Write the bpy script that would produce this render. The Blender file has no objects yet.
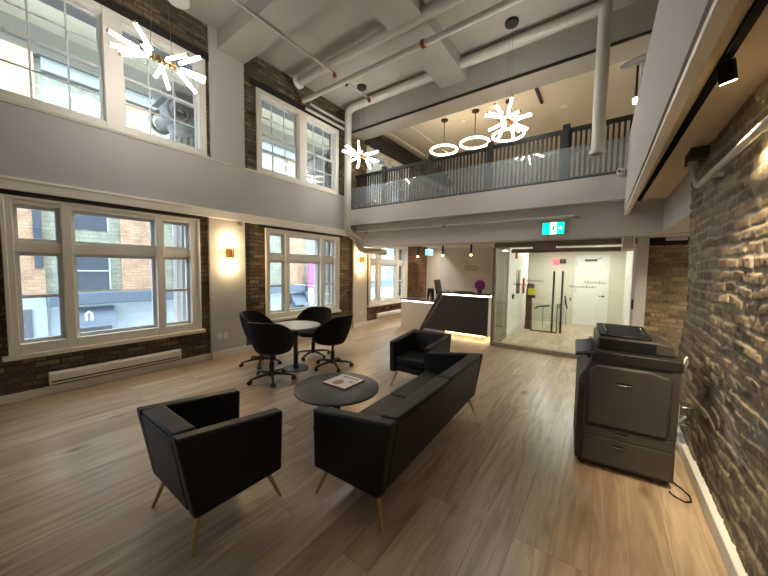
import bpy, bmesh, math, random
import numpy as np
from mathutils import Vector, Matrix
random.seed(7)
rng = np.random.default_rng(7)
PI = math.pi
SC = bpy.context.scene
COL = SC.collection

# ------------------------------------------------------------------ helpers
def s2l(c):
    return tuple(((v/255.0)/12.92 if v/255.0 <= 0.04045 else ((v/255.0+0.055)/1.055)**2.4) for v in c)

class MB:
    """collects shapes, built as ONE mesh object"""
    def __init__(s): s.v = []; s.f = []
    def add(s, vs, fs):
        n = len(s.v); s.v += [tuple(p) for p in vs]; s.f += [tuple(i+n for i in f) for f in fs]; return s
    def box(s, x0, x1, y0, y1, z0, z1):
        return s.hexa([(x0,y0,z0),(x1,y0,z0),(x1,y1,z0),(x0,y1,z0),(x0,y0,z1),(x1,y0,z1),(x1,y1,z1),(x0,y1,z1)])
    def hexa(s, p):
        return s.add(p, [(0,3,2,1),(4,5,6,7),(0,1,5,4),(1,2,6,5),(2,3,7,6),(3,0,4,7)])
    def prism(s, poly, axis, a, b):
        """2-D polygon extruded along axis: axis 0 -> poly is (y,z), 1 -> (x,z), 2 -> (x,y)"""
        def P(u, w, t): return [(t,u,w),(u,t,w),(u,w,t)][axis]
        n = len(poly)
        vs = [P(u,w,a) for u,w in poly] + [P(u,w,b) for u,w in poly]
        fs = [tuple(range(n))[::-1], tuple(range(n,2*n))] + [(i,(i+1)%n,n+(i+1)%n,n+i) for i in range(n)]
        return s.add(vs, fs)
    def cyl(s, p0, p1, r0, r1=None, n=20):
        return s.tube([p0,p1], [r0, r0 if r1 is None else r1], n)
    def tube(s, path, r, n=12):
        path = [Vector(p) for p in path]
        rs = r if isinstance(r,(list,tuple)) else [r]*len(path)
        vs = []; fs = []; up = None
        for i,p in enumerate(path):
            if i == 0: t = path[1]-p
            elif i == len(path)-1: t = p-path[i-1]
            else: t = (p-path[i-1]).normalized()+(path[i+1]-p).normalized()
            t.normalize()
            if up is None:
                up = Vector((0,0,1)) if abs(t.z) < 0.9 else Vector((1,0,0))
            a = t.cross(up)
            if a.length < 1e-5: a = t.orthogonal()
            a.normalize(); b = t.cross(a); up = -b if b.dot(up) < 0 else b
            for k in range(n):
                w = 2*PI*k/n
                vs.append(p+(a*math.cos(w)+b*math.sin(w))*rs[i])
        m = len(path)
        for i in range(m-1):
            for k in range(n):
                fs.append((i*n+k, i*n+(k+1)%n, (i+1)*n+(k+1)%n, (i+1)*n+k))
        fs.append(tuple(range(n))[::-1]); fs.append(tuple(range((m-1)*n, m*n)))
        return s.add(vs, fs)
    def lathe(s, prof, c=(0,0,0), n=32, M=None):
        vs = []; fs = []
        for r,z in prof:
            for k in range(n):
                w = 2*PI*k/n
                p = Vector((r*math.cos(w), r*math.sin(w), z))
                if M: p = M @ p
                vs.append(p+Vector(c))
        m = len(prof)
        for i in range(m-1):
            for k in range(n):
                fs.append((i*n+k, i*n+(k+1)%n, (i+1)*n+(k+1)%n, (i+1)*n+k))
        if prof[0][0] > 1e-6: fs.append(tuple(range(n))[::-1])
        if prof[-1][0] > 1e-6: fs.append(tuple(range((m-1)*n, m*n)))
        return s.add(vs, fs)
    def torus(s, c, R, r, M=None, n=40, k=10):
        vs = []; fs = []
        for i in range(n):
            a = 2*PI*i/n
            for j in range(k):
                b = 2*PI*j/k
                p = Vector(((R+r*math.cos(b))*math.cos(a), (R+r*math.cos(b))*math.sin(a), r*math.sin(b)))
                if M: p = M @ p
                vs.append(p+Vector(c))
        for i in range(n):
            for j in range(k):
                fs.append((i*k+j, ((i+1)%n)*k+j, ((i+1)%n)*k+(j+1)%k, i*k+(j+1)%k))
        return s.add(vs, fs)
    def ball(s, c, r, n=16, m=10, sc=(1,1,1)):
        prof = [(max(1e-7,r*math.sin(PI*i/m)), -r*math.cos(PI*i/m)) for i in range(m+1)]
        M = Matrix.Diagonal(Vector(sc))
        return s.lathe(prof, c, n, M)
    def build(s, name, mat, parent=None, bevel=0, seg=2, smooth=True, ang=35):
        me = bpy.data.meshes.new(name)
        me.from_pydata(s.v, [], s.f)
        me.update()
        bm = bmesh.new(); bm.from_mesh(me)
        bmesh.ops.recalc_face_normals(bm, faces=bm.faces)
        bm.to_mesh(me); bm.free()
        if smooth:
            me.shade_smooth(); me.set_sharp_from_angle(angle=math.radians(ang))
        o = bpy.data.objects.new(name, me); COL.objects.link(o)
        if mat: me.materials.append(mat)
        if parent: o.parent = parent
        if bevel:
            b = o.modifiers.new('bevel','BEVEL'); b.width = bevel; b.segments = seg
            b.limit_method = 'ANGLE'; b.angle_limit = math.radians(40); b.harden_normals = False
        return o

def thing(name, label, cat, loc=(0,0,0), rz=0, group=None):
    o = bpy.data.objects.new(name, None); COL.objects.link(o)
    o.empty_display_size = 0.1
    o.location = loc; o.rotation_euler = (0,0,rz)
    o['label'] = label; o['category'] = cat
    if group: o['group'] = group
    return o
def tag(o, label, cat, group=None):
    o['label'] = label; o['category'] = cat
    if group: o['group'] = group
    return o
def struct(o, label=None, cat=None):
    o['kind'] = 'structure'
    if label: o['label'] = label
    if cat: o['category'] = cat
    return o
def sempty(name, label=None, cat=None, loc=(0,0,0)):
    o = bpy.data.objects.new(name, None); COL.objects.link(o); o.location = loc
    return struct(o, label, cat)
def kids(o): return [c for c in bpy.data.objects if c.parent == o]
def dup(root, loc, rz, label, group=None):
    r = root.copy(); COL.objects.link(r); r.location = loc; r.rotation_euler = (0,0,rz)
    r['label'] = label
    if group: r['group'] = group
    for ch in kids(root):
        c = ch.copy(); COL.objects.link(c); c.parent = r
        for g in kids(ch):
            d = g.copy(); COL.objects.link(d); d.parent = c
    return r

# ------------------------------------------------------------------ materials
def newmat(name):
    m = bpy.data.materials.new(name); m.use_nodes = True
    nt = m.node_tree; b = nt.nodes['Principled BSDF']
    return m, nt, b
def N(nt, t, **k):
    n = nt.nodes.new(t)
    for a,v in k.items(): setattr(n, a, v)
    return n
def mat(name, rgb, rough=0.5, metal=0.0, var=0.06, vscale=6.0, bump=0.0, bscale=120.0, spec=0.5, coat=0.0):
    """procedural surface: base colour with faint noise mottling, optional fine bump"""
    m, nt, b = newmat(name)
    c = s2l(rgb)
    tc = N(nt,'ShaderNodeTexCoord')
    no = N(nt,'ShaderNodeTexNoise'); no.inputs['Scale'].default_value = vscale; no.inputs['Detail'].default_value = 4
    nt.links.new(tc.outputs['Object'], no.inputs['Vector'])
    mx = N(nt,'ShaderNodeMix', data_type='RGBA')
    mx.inputs[6].default_value = tuple(v*(1-var) for v in c)+(1,)
    mx.inputs[7].default_value = tuple(min(1,v*(1+var)) for v in c)+(1,)
    nt.links.new(no.outputs['Fac'], mx.inputs[0])
    nt.links.new(mx.outputs[2], b.inputs['Base Color'])
    b.inputs['Roughness'].default_value = rough; b.inputs['Metallic'].default_value = metal
    b.inputs['Specular IOR Level'].default_value = spec
    b.inputs['Coat Weight'].default_value = coat
    if bump:
        n2 = N(nt,'ShaderNodeTexNoise'); n2.inputs['Scale'].default_value = bscale; n2.inputs['Detail'].default_value = 3
        nt.links.new(tc.outputs['Object'], n2.inputs['Vector'])
        bp = N(nt,'ShaderNodeBump'); bp.inputs['Strength'].default_value = bump; bp.inputs['Distance'].default_value = 0.002
        nt.links.new(n2.outputs['Fac'], bp.inputs['Height']); nt.links.new(bp.outputs['Normal'], b.inputs['Normal'])
    return m
def emit(name, rgb, strength):
    m, nt, b = newmat(name)
    b.inputs['Base Color'].default_value = s2l(rgb)+(1,)
    b.inputs['Emission Color'].default_value = s2l(rgb)+(1,)
    b.inputs['Emission Strength'].default_value = strength
    return m
def glassmat(name, tint=(0.96,0.985,0.97), refl=1.0, extra=0.0, refl_haze=0.0):
    m = bpy.data.materials.new(name); m.use_nodes = True
    nt = m.node_tree; nt.nodes.clear()
    out = N(nt,'ShaderNodeOutputMaterial'); tr = N(nt,'ShaderNodeBsdfTransparent'); gl = N(nt,'ShaderNodeBsdfGlossy')
    tr.inputs['Color'].default_value = tint+(1,); gl.inputs['Roughness'].default_value = 0.0
    fr = N(nt,'ShaderNodeFresnel'); fr.inputs['IOR'].default_value = 1.5
    ma = N(nt,'ShaderNodeMath', operation='MULTIPLY_ADD'); ma.inputs[1].default_value = refl; ma.inputs[2].default_value = extra
    mx = N(nt,'ShaderNodeMixShader')
    nt.links.new(fr.outputs[0], ma.inputs[0]); nt.links.new(ma.outputs[0], mx.inputs[0])
    ge = N(nt,'ShaderNodeNewGeometry'); mi = N(nt,'ShaderNodeMapRange')      # same reflectance on the way out of the pane
    mi.inputs['To Min'].default_value = 1.5; mi.inputs['To Max'].default_value = 1/1.5
    nt.links.new(ge.outputs['Backfacing'], mi.inputs['Value']); nt.links.new(mi.outputs[0], fr.inputs['IOR'])
    body = tr.outputs[0]
    if refl_haze:
        df = N(nt,'ShaderNodeBsdfDiffuse'); df.inputs['Color'].default_value = (.62,.68,.72,1)  # pale blue-grey veil, reflections put into the glass colour
        hx = N(nt,'ShaderNodeMixShader'); hx.inputs[0].default_value = refl_haze
        nt.links.new(tr.outputs[0], hx.inputs[1]); nt.links.new(df.outputs[0], hx.inputs[2]); body = hx.outputs[0]
    nt.links.new(body, mx.inputs[1]); nt.links.new(gl.outputs[0], mx.inputs[2]); nt.links.new(mx.outputs[0], out.inputs[0])
    return m

def brickmat(name, axes, cols, mortar, bw=0.22, bh=0.072, ms=0.011, bump=0.5, rot=0):
    """brick wall: axes picks which object coordinates run along and up the wall"""
    m, nt, b = newmat(name)
    tc = N(nt,'ShaderNodeTexCoord'); sp = N(nt,'ShaderNodeSeparateXYZ'); cb = N(nt,'ShaderNodeCombineXYZ')
    nt.links.new(tc.outputs['Object'], sp.inputs[0])
    nt.links.new(sp.outputs[axes[0]], cb.inputs[0]); nt.links.new(sp.outputs[axes[1]], cb.inputs[1])
    # wobble the courses
    nz = N(nt,'ShaderNodeTexNoise'); nz.inputs['Scale'].default_value = 9; nz.inputs['Detail'].default_value = 2
    nt.links.new(cb.outputs[0], nz.inputs['Vector'])
    sb = N(nt,'ShaderNodeVectorMath', operation='SUBTRACT'); sb.inputs[1].default_value = (.5,.5,.5)
    nt.links.new(nz.outputs['Color'], sb.inputs[0])
    sc = N(nt,'ShaderNodeVectorMath', operation='SCALE'); sc.inputs['Scale'].default_value = 0.035
    nt.links.new(sb.outputs[0], sc.inputs[0])
    ad = N(nt,'ShaderNodeVectorMath', operation='ADD')
    nt.links.new(cb.outputs[0], ad.inputs[0]); nt.links.new(sc.outputs[0], ad.inputs[1])
    br = N(nt,'ShaderNodeTexBrick')
    br.inputs['Scale'].default_value = 1; br.inputs['Brick Width'].default_value = bw; br.inputs['Row Height'].default_value = bh
    br.inputs['Mortar Size'].default_value = ms; br.inputs['Mortar Smooth'].default_value = 0.3
    br.inputs['Color1'].default_value = (0,0,0,1); br.inputs['Color2'].default_value = (1,1,1,1)
    br.inputs['Mortar'].default_value = (.5,.5,.5,1)
    nt.links.new(ad.outputs[0], br.inputs['Vector'])
    rp = N(nt,'ShaderNodeValToRGB'); cr = rp.color_ramp
    while len(cr.elements) < len(cols): cr.elements.new(0.5)
    for i,c in enumerate(cols):
        cr.elements[i].position = i/(len(cols)-1); cr.elements[i].color = s2l(c)+(1,)
    nt.links.new(br.outputs['Color'], rp.inputs[0])
    n2 = N(nt,'ShaderNodeTexNoise'); n2.inputs['Scale'].default_value = 30; n2.inputs['Detail'].default_value = 6
    nt.links.new(cb.outputs[0], n2.inputs['Vector'])
    n3 = N(nt,'ShaderNodeTexNoise'); n3.inputs['Scale'].default_value = 3; n3.inputs['Detail'].default_value = 3
    nt.links.new(cb.outputs[0], n3.inputs['Vector'])
    ov = N(nt,'ShaderNodeMix', data_type='RGBA', blend_type='OVERLAY'); ov.inputs[0].default_value = 0.8
    nt.links.new(rp.outputs[0], ov.inputs[6]); nt.links.new(n2.outputs['Fac'], ov.inputs[7])
    o2 = N(nt,'ShaderNodeMix', data_type='RGBA', blend_type='OVERLAY'); o2.inputs[0].default_value = 0.6
    nt.links.new(ov.outputs[2], o2.inputs[6]); nt.links.new(n3.outputs['Fac'], o2.inputs[7])
    mm = N(nt,'ShaderNodeMix', data_type='RGBA')
    nt.links.new(br.outputs['Fac'], mm.inputs[0]); nt.links.new(o2.outputs[2], mm.inputs[6]); mm.inputs[7].default_value = s2l(mortar)+(1,)
    nt.links.new(mm.outputs[2], b.inputs['Base Color'])
    b.inputs['Roughness'].default_value = 0.9; b.inputs['Specular IOR Level'].default_value = 0.2
    h = N(nt,'ShaderNodeMath', operation='MULTIPLY_ADD'); h.inputs[1].default_value = -1.0
    nt.links.new(br.outputs['Fac'], h.inputs[0]); nt.links.new(n2.outputs['Fac'], h.inputs[2])
    bp = N(nt,'ShaderNodeBump'); bp.inputs['Strength'].default_value = bump; bp.inputs['Distance'].default_value = 0.015
    nt.links.new(h.outputs[0], bp.inputs['Height']); nt.links.new(bp.outputs['Normal'], b.inputs['Normal'])
    return m

def floormat():
    m, nt, b = newmat('oak_planks')
    tc = N(nt,'ShaderNodeTexCoord'); sp = N(nt,'ShaderNodeSeparateXYZ'); cb = N(nt,'ShaderNodeCombineXYZ')
    nt.links.new(tc.outputs['Object'], sp.inputs[0]); nt.links.new(sp.outputs[1], cb.inputs[0]); nt.links.new(sp.outputs[0], cb.inputs[1])
    br = N(nt,'ShaderNodeTexBrick'); br.offset = 0.37; br.offset_frequency = 3
    br.inputs['Scale'].default_value = 1; br.inputs['Brick Width'].default_value = 1.9; br.inputs['Row Height'].default_value = 0.19
    br.inputs['Mortar Size'].default_value = 0.0016; br.inputs['Mortar Smooth'].default_value = 0.2
    br.inputs['Color1'].default_value = (0,0,0,1); br.inputs['Color2'].default_value = (1,1,1,1); br.inputs['Mortar'].default_value = (.5,.5,.5,1)
    nt.links.new(cb.outputs[0], br.inputs['Vector'])
    rp = N(nt,'ShaderNodeValToRGB'); cr = rp.color_ramp
    cr.elements.new(0.5)
    for e,p,c in zip(cr.elements, (0,.5,1), ((180,155,128),(193,170,143),(206,186,160))): e.position = p; e.color = s2l(c)+(1,)
    nt.links.new(br.outputs['Color'], rp.inputs[0])
    # plank-shifted grain, stretched along the boards
    ma = N(nt,'ShaderNodeVectorMath', operation='MULTIPLY_ADD'); ma.inputs[1].default_value = (1.1, 11, 1); 
    nt.links.new(cb.outputs[0], ma.inputs[0])
    sh = N(nt,'ShaderNodeVectorMath', operation='SCALE'); sh.inputs['Scale'].default_value = 17.0
    nt.links.new(br.outputs['Color'], sh.inputs[0]); nt.links.new(sh.outputs[0], ma.inputs[2])
    g = N(nt,'ShaderNodeTexNoise'); g.inputs['Scale'].default_value = 1.3; g.inputs['Detail'].default_value = 5; g.inputs['Distortion'].default_value = 1.2
    nt.links.new(ma.outputs[0], g.inputs['Vector'])
    gr = N(nt,'ShaderNodeValToRGB'); gr.color_ramp.elements[0].position = .30; gr.color_ramp.elements[0].color = s2l((134,112,92))+(1,)
    gr.color_ramp.elements[1].position = .62; gr.color_ramp.elements[1].color = (1,1,1,1)
    nt.links.new(g.outputs['Fac'], gr.inputs[0])
    mu = N(nt,'ShaderNodeMix', data_type='RGBA', blend_type='MULTIPLY'); mu.inputs[0].default_value = 0.48
    nt.links.new(rp.outputs[0], mu.inputs[6]); nt.links.new(gr.outputs[0], mu.inputs[7])
    # fine grain
    ma2 = N(nt,'ShaderNodeVectorMath', operation='MULTIPLY'); ma2.inputs[1].default_value = (6, 130, 1); nt.links.new(cb.outputs[0], ma2.inputs[0])
    g2 = N(nt,'ShaderNodeTexNoise'); g2.inputs['Scale'].default_value = 1; g2.inputs['Detail'].default_value = 3; nt.links.new(ma2.outputs[0], g2.inputs['Vector'])
    ov = N(nt,'ShaderNodeMix', data_type='RGBA', blend_type='OVERLAY'); ov.inputs[0].default_value = 0.22
    nt.links.new(mu.outputs[2], ov.inputs[6]); nt.links.new(g2.outputs['Fac'], ov.inputs[7])
    # knots
    vo = N(nt,'ShaderNodeTexVoronoi'); vo.inputs['Scale'].default_value = 1.0; vo.inputs['Randomness'].default_value = 1
    mk = N(nt,'ShaderNodeVectorMath', operation='MULTIPLY'); mk.inputs[1].default_value = (1.0, 2.6, 1); nt.links.new(cb.outputs[0], mk.inputs[0]); nt.links.new(mk.outputs[0], vo.inputs['Vector'])
    kr = N(nt,'ShaderNodeMapRange'); kr.inputs['From Min'].default_value = 0.02; kr.inputs['From Max'].default_value = 0.12; kr.inputs['To Min'].default_value = .8; kr.inputs['To Max'].default_value = 0
    nt.links.new(vo.outputs['Distance'], kr.inputs['Value'])
    kx = N(nt,'ShaderNodeMix', data_type='RGBA'); nt.links.new(kr.outputs[0], kx.inputs[0]); nt.links.new(ov.outputs[2], kx.inputs[6]); kx.inputs[7].default_value = s2l((104,76,54))+(1,)
    mm = N(nt,'ShaderNodeMix', data_type='RGBA'); nt.links.new(br.outputs['Fac'], mm.inputs[0]); nt.links.new(kx.outputs[2], mm.inputs[6]); mm.inputs[7].default_value = s2l((138,114,90))+(1,)
    nt.links.new(mm.outputs[2], b.inputs['Base Color'])
    b.inputs['Roughness'].default_value = 0.29; b.inputs['Specular IOR Level'].default_value = 0.5
    bp = N(nt,'ShaderNodeBump'); bp.inputs['Strength'].default_value = 0.12; bp.inputs['Distance'].default_value = 0.002
    nt.links.new(g2.outputs['Fac'], bp.inputs['Height']); nt.links.new(bp.outputs['Normal'], b.inputs['Normal'])
    return m

M = {}
M['wallgrey'] = mat('wall_paint_grey', (192,189,184), 0.75, var=.02, vscale=1.5, bump=.15, bscale=60)
M['ceil'] = mat('ceiling_paint', (158,154,144), 0.85, var=.05, vscale=1.2, bump=.3, bscale=25)
M['cream'] = mat('wall_paint_beige', (206,198,184), 0.8, var=.02, vscale=1.5)
M['trim'] = mat('cream_trim_paint', (232,226,214), 0.45, var=.02)
M['soffit'] = mat('soffit_paint', (206,190,164), 0.8, var=.03)
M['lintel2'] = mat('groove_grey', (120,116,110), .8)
M['white'] = mat('white_paint', (226,224,219), 0.5, var=.02)
M['pipe'] = mat('pipe_paint', (184,180,170), 0.5, var=.03)
M['sash'] = mat('sash_paint', (216,217,212), 0.4, var=.02)
M['black'] = mat('black_metal', (26,26,27), 0.45, var=.05)
M['lintel'] = mat('lintel_steel', (36,31,28), 0.7)
M['leather'] = mat('black_leather', (19,18,18), 0.5, var=.12, vscale=8, bump=.35, bscale=260, spec=.32)
M['fabric'] = mat('chair_upholstery', (18,18,19), 0.7, var=.1, bump=.3, bscale=400, spec=.25)
M['gold'] = mat('brass', (196,170,120), 0.3, metal=1.0, var=.05)
M['copper'] = mat('copper_fitting', (120,52,36), 0.5, metal=.4)
M['plastic'] = mat('black_plastic', (20,20,21), 0.4)
M['tabletop'] = mat('dark_laminate', (58,57,58), 0.42, var=.03)
M['lighttop'] = mat('pale_laminate', (176,172,166), 0.3, var=.03)
M['copier'] = mat('copier_plastic', (72,67,61), 0.55, var=.03)
M['copierdark'] = mat('copier_dark_plastic', (41,38,35), 0.5, var=.03)
M['screen'] = mat('screen_glass', (18,20,24), 0.12)
M['deskdark'] = mat('dark_laminate_panel', (58,55,54), 0.5, var=.03)
M['desktop'] = mat('dark_stone_top', (62,60,59), 0.3, var=.1, vscale=30)
M['deskwhite'] = mat('white_laminate', (224,218,210), 0.4, var=.02)
M['bronze'] = mat('bronze_frame', (128,112,98), 0.45, metal=.1)
M['curb'] = mat('bronze_curb', (150,136,120), 0.6)
M['steel'] = mat('dark_steel', (84,80,76), 0.35, metal=.8)
M['railgrey'] = mat('dark_grey_rail', (26,26,27), 0.6)
M['track'] = mat('matt_black_track', (9,9,9), .9, spec=.1)
M['chrome'] = mat('chrome', (190,190,190), 0.2, metal=1)
M['glass'] = glassmat('window_glass')
M['guard'] = glassmat('guard_glass', (.93,.96,.97), 1.0, 0.02, .16)  # clear glass with a painted veil standing in for room reflections
M['entry'] = glassmat('entry_glass', (.93,.975,.95), 1.0, 0.01)
M['paper'] = mat('paper', (230,226,220), .6, var=.02)
M['red'] = mat('red_card', (170,30,36), .5)
M['tan'] = mat('printed_tan', (176,122,92), .6)
M['outlet'] = mat('white_plastic', (232,230,226), .4, var=.01)
M['wood'] = mat('brown_wood', (92,62,44), .6, var=.3, vscale=12)
M['yellow'] = mat('yellow_sign', (200,190,40), .6)
M['petal'] = mat('purple_petal', (150,28,140), .6, var=.2, vscale=40)
M['leaf'] = mat('green_leaf', (60,96,48), .5)
M['pot'] = mat('dark_pot', (40,38,40), .4)
M['bulb'] = emit('lamp_tube', (255,251,244), 14)
M['ringlight'] = emit('ring_lamp', (255,232,190), 5)
M['warmbulb'] = emit('warm_bulb', (255,200,110), 26)
M['led'] = emit('led_strip', (255,244,220), 4)
M['ledwarm'] = emit('warm_led_strip', (255,222,165), 4)
M['spot'] = emit('spot_lens', (255,226,170), 60)
M['downl'] = emit('downlight_lens', (255,240,214), 30)
M['panel'] = emit('light_panel', (255,255,242), 33)
M['green'] = emit('exit_green', (0,205,150), 1.1)
M['cyan'] = emit('exit_cyan', (90,220,225), 1.4)
M['exitwhite'] = emit('exit_white', (215,255,245), 1.3)
M['redglow'] = emit('red_sign_glow', (255,60,80), 1.6)
M['siding'] = mat('pale_siding', (206,199,176), .8)
M['stone'] = mat('column_stone', (150,146,140), .85, var=.12, vscale=5, bump=.4, bscale=40)
M['darkstone'] = mat('dark_stone', (88,88,86), .85)
M['asphalt'] = mat('asphalt', (96,96,98), .9, var=.15, vscale=20)
M['bluegrey'] = mat('blue_grey_fascia', (76,88,102), .6)
M['greystone'] = mat('grey_cornice', (104,107,108), .7)
M['storewhite'] = mat('storefront_panel', (150,160,168), .6, var=.02)
M['darkglass'] = mat('dark_window', (62,68,78), .3)
M['blueglass'] = mat('blue_curtain_wall', (70,130,190), .15)
M['pink'] = mat('pink_banner', (232,70,190), .6)
M['frost'] = mat('dark_lettering', (66,66,60), .6)
M['floor'] = floormat()
oldb = [(70,56,46),(116,98,76),(94,80,64),(142,124,90),(90,74,60),(126,110,88),(72,60,50)]
M['brickL'] = brickmat('old_brick_window_wall', (1,2), oldb, (84,76,64), bump=.7)
M['brickF'] = brickmat('old_brick_far_wall', (0,2), [(120,106,82),(158,140,110),(104,88,70),(170,152,120),(136,118,94)], (130,118,98), bh=.078, bump=.6)
M['brickE'] = brickmat('old_brick_end', (1,2), [(118,84,60),(134,96,68),(104,74,54)], (84,66,54), bump=.5)
M['buff'] = brickmat('buff_facade_brick', (1,2), [(124,126,114),(132,134,120),(117,120,108)], (106,111,103), bw=.4, bh=.13, ms=.012, bump=.1)
M['orange'] = brickmat('orange_facade_brick', (1,2), [(150,122,101),(157,129,108),(142,116,95)], (132,112,97), bw=.3, bh=.09, ms=.01, bump=.1)

# ------------------------------------------------------------------ camera (right, down, forward rows from the vanishing points)
Rw = np.array([[0.80815778,0.04821944,-0.58698883],[0.58879935,-0.04243599,0.80716449],[0.01401157,-0.9979349,-0.06268655]])
cd = bpy.data.cameras.new('camera'); cam = bpy.data.objects.new('camera', cd); COL.objects.link(cam)
mw = Matrix(((Rw[0,0],-Rw[0,1],-Rw[0,2],0),(Rw[1,0],-Rw[1,1],-Rw[1,2],0),(Rw[2,0],-Rw[2,1],-Rw[2,2],1.62),(0,0,0,1)))
cam.matrix_world = mw
cd.sensor_width = 36; cd.lens = 36*304.33/768; cd.clip_start = 0.02; cd.clip_end = 200
SC.camera = cam

# ------------------------------------------------------------------ the setting
XL = -5.53; XR = 0.66; YB = -3.2; ZC = 5.6; ZS = 3.15; ZU = 2.75
struct(MB().box(-5.9,3.2,YB-.2,12.2,-.1,0).build('floor', M['floor'], smooth=False), 'pale oak plank floor of the lounge', 'floor')
struct(MB().box(-5.9,3.2,YB-.2,12.2,ZC,ZC+.1).build('ceiling', M['ceil'], smooth=False), 'painted grey ceiling high above the lounge', 'ceiling')

# left wall: brick with window openings on two storeys
LOW = [-3.02, .25, 3.54, 6.83]           # left edges of the triple windows
WW = 2.07
lowz = (.55, 2.40)
UPW = [(-2.99,-.78), (.12,2.47), (3.38,5.58), (6.70,8.90)]
upz = (3.47, 5.02)
XO = XL-.32
wl = MB()
prev = YB-.2
for y in LOW:
    wl.box(XO,XL,prev,y,0,2.6); wl.box(XO,XL,y,y+WW,0,lowz[0]); wl.box(XO,XL,y,y+WW,lowz[1],2.6); prev = y+WW
wl.box(XO,XL,prev,10.5,0,2.6)
wl.box(XO,XL,YB-.2,12.2,2.6,upz[0]-.02)
prev = YB-.2
for a,b in UPW:
    wl.box(XO,XL,prev,a,upz[0]-.02,ZC); wl.box(XO,XL,a,b,upz[1],ZC); prev = b
wl.box(XO,XL,prev,12.2,upz[0]-.02,ZC)
struct(wl.build('wall_left', M['brickL'], smooth=False), 'old brown brick window wall', 'wall')
# painted band between the storeys, and the trim below it
struct(MB().box(XL,XL+.03,YB,6.03,2.60,3.44).build('wall_left_band', M['wallgrey'], smooth=False), 'grey painted band between the two storeys of windows', 'wall')
t = MB().box(XL,XL+.075,YB,6.03,2.452,2.60); t.box(XL,XL+.085,YB,6.03,2.56,2.585)
struct(t.build('trim_1', M['trim'], bevel=.006), 'cream moulding below the grey band', 'trim')
struct(MB().box(XL,XL+.045,YB,6.03,3.42,3.455).build('trim_2', M['trim'], bevel=.004), 'thin ledge under the upper windows', 'trim')
k = 3
for (a,b,top) in ((-.80,-.17,2.6),(2.465,3.10,2.6),(6.13,6.71,ZU)):
    struct(MB().box(XL,XL+.05,a,b,0,top).build('trim_%d'%k, M['cream' if a>6 else 'wallgrey'], smooth=False), None, None); k += 1
for (a,b) in ((-.80,-.17),(2.53,3.12)):
    struct(MB().box(XL,XL+.05,a,b,3.44,ZC).build('trim_%d'%k, M['wallgrey'], smooth=False)); k += 1
# dark strips in the gap over lower windows, black steel lintels over upper ones
for y in LOW:
    struct(MB().box(XL-.03,XL+.055,y-.15,y+WW+.12,2.402,2.452).build('trim_%d'%k, M['lintel'], smooth=False)); k += 1
for a,b in UPW[:3]:
    struct(MB().box(XL-.03,XL+.02,a-.12,b+.06,upz[1],upz[1]+.13).build('trim_%d'%k, M['lintel'], smooth=False)); k += 1
# baseboards
bb = MB()
for a,b in ((YB,-.80),(-.17,2.465),(3.10,6.13),(6.71,10.33)): bb.box(XL,XL+.02,a,b,0,.105)
for a,b in ((-.80,-.17),(2.465,3.10),(6.13,6.71)): bb.box(XL+.05,XL+.07,a,b,0,.12)
struct(bb.build('baseboard_left', M['trim'], bevel=.004), 'cream baseboard along the window wall', 'baseboard')

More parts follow.
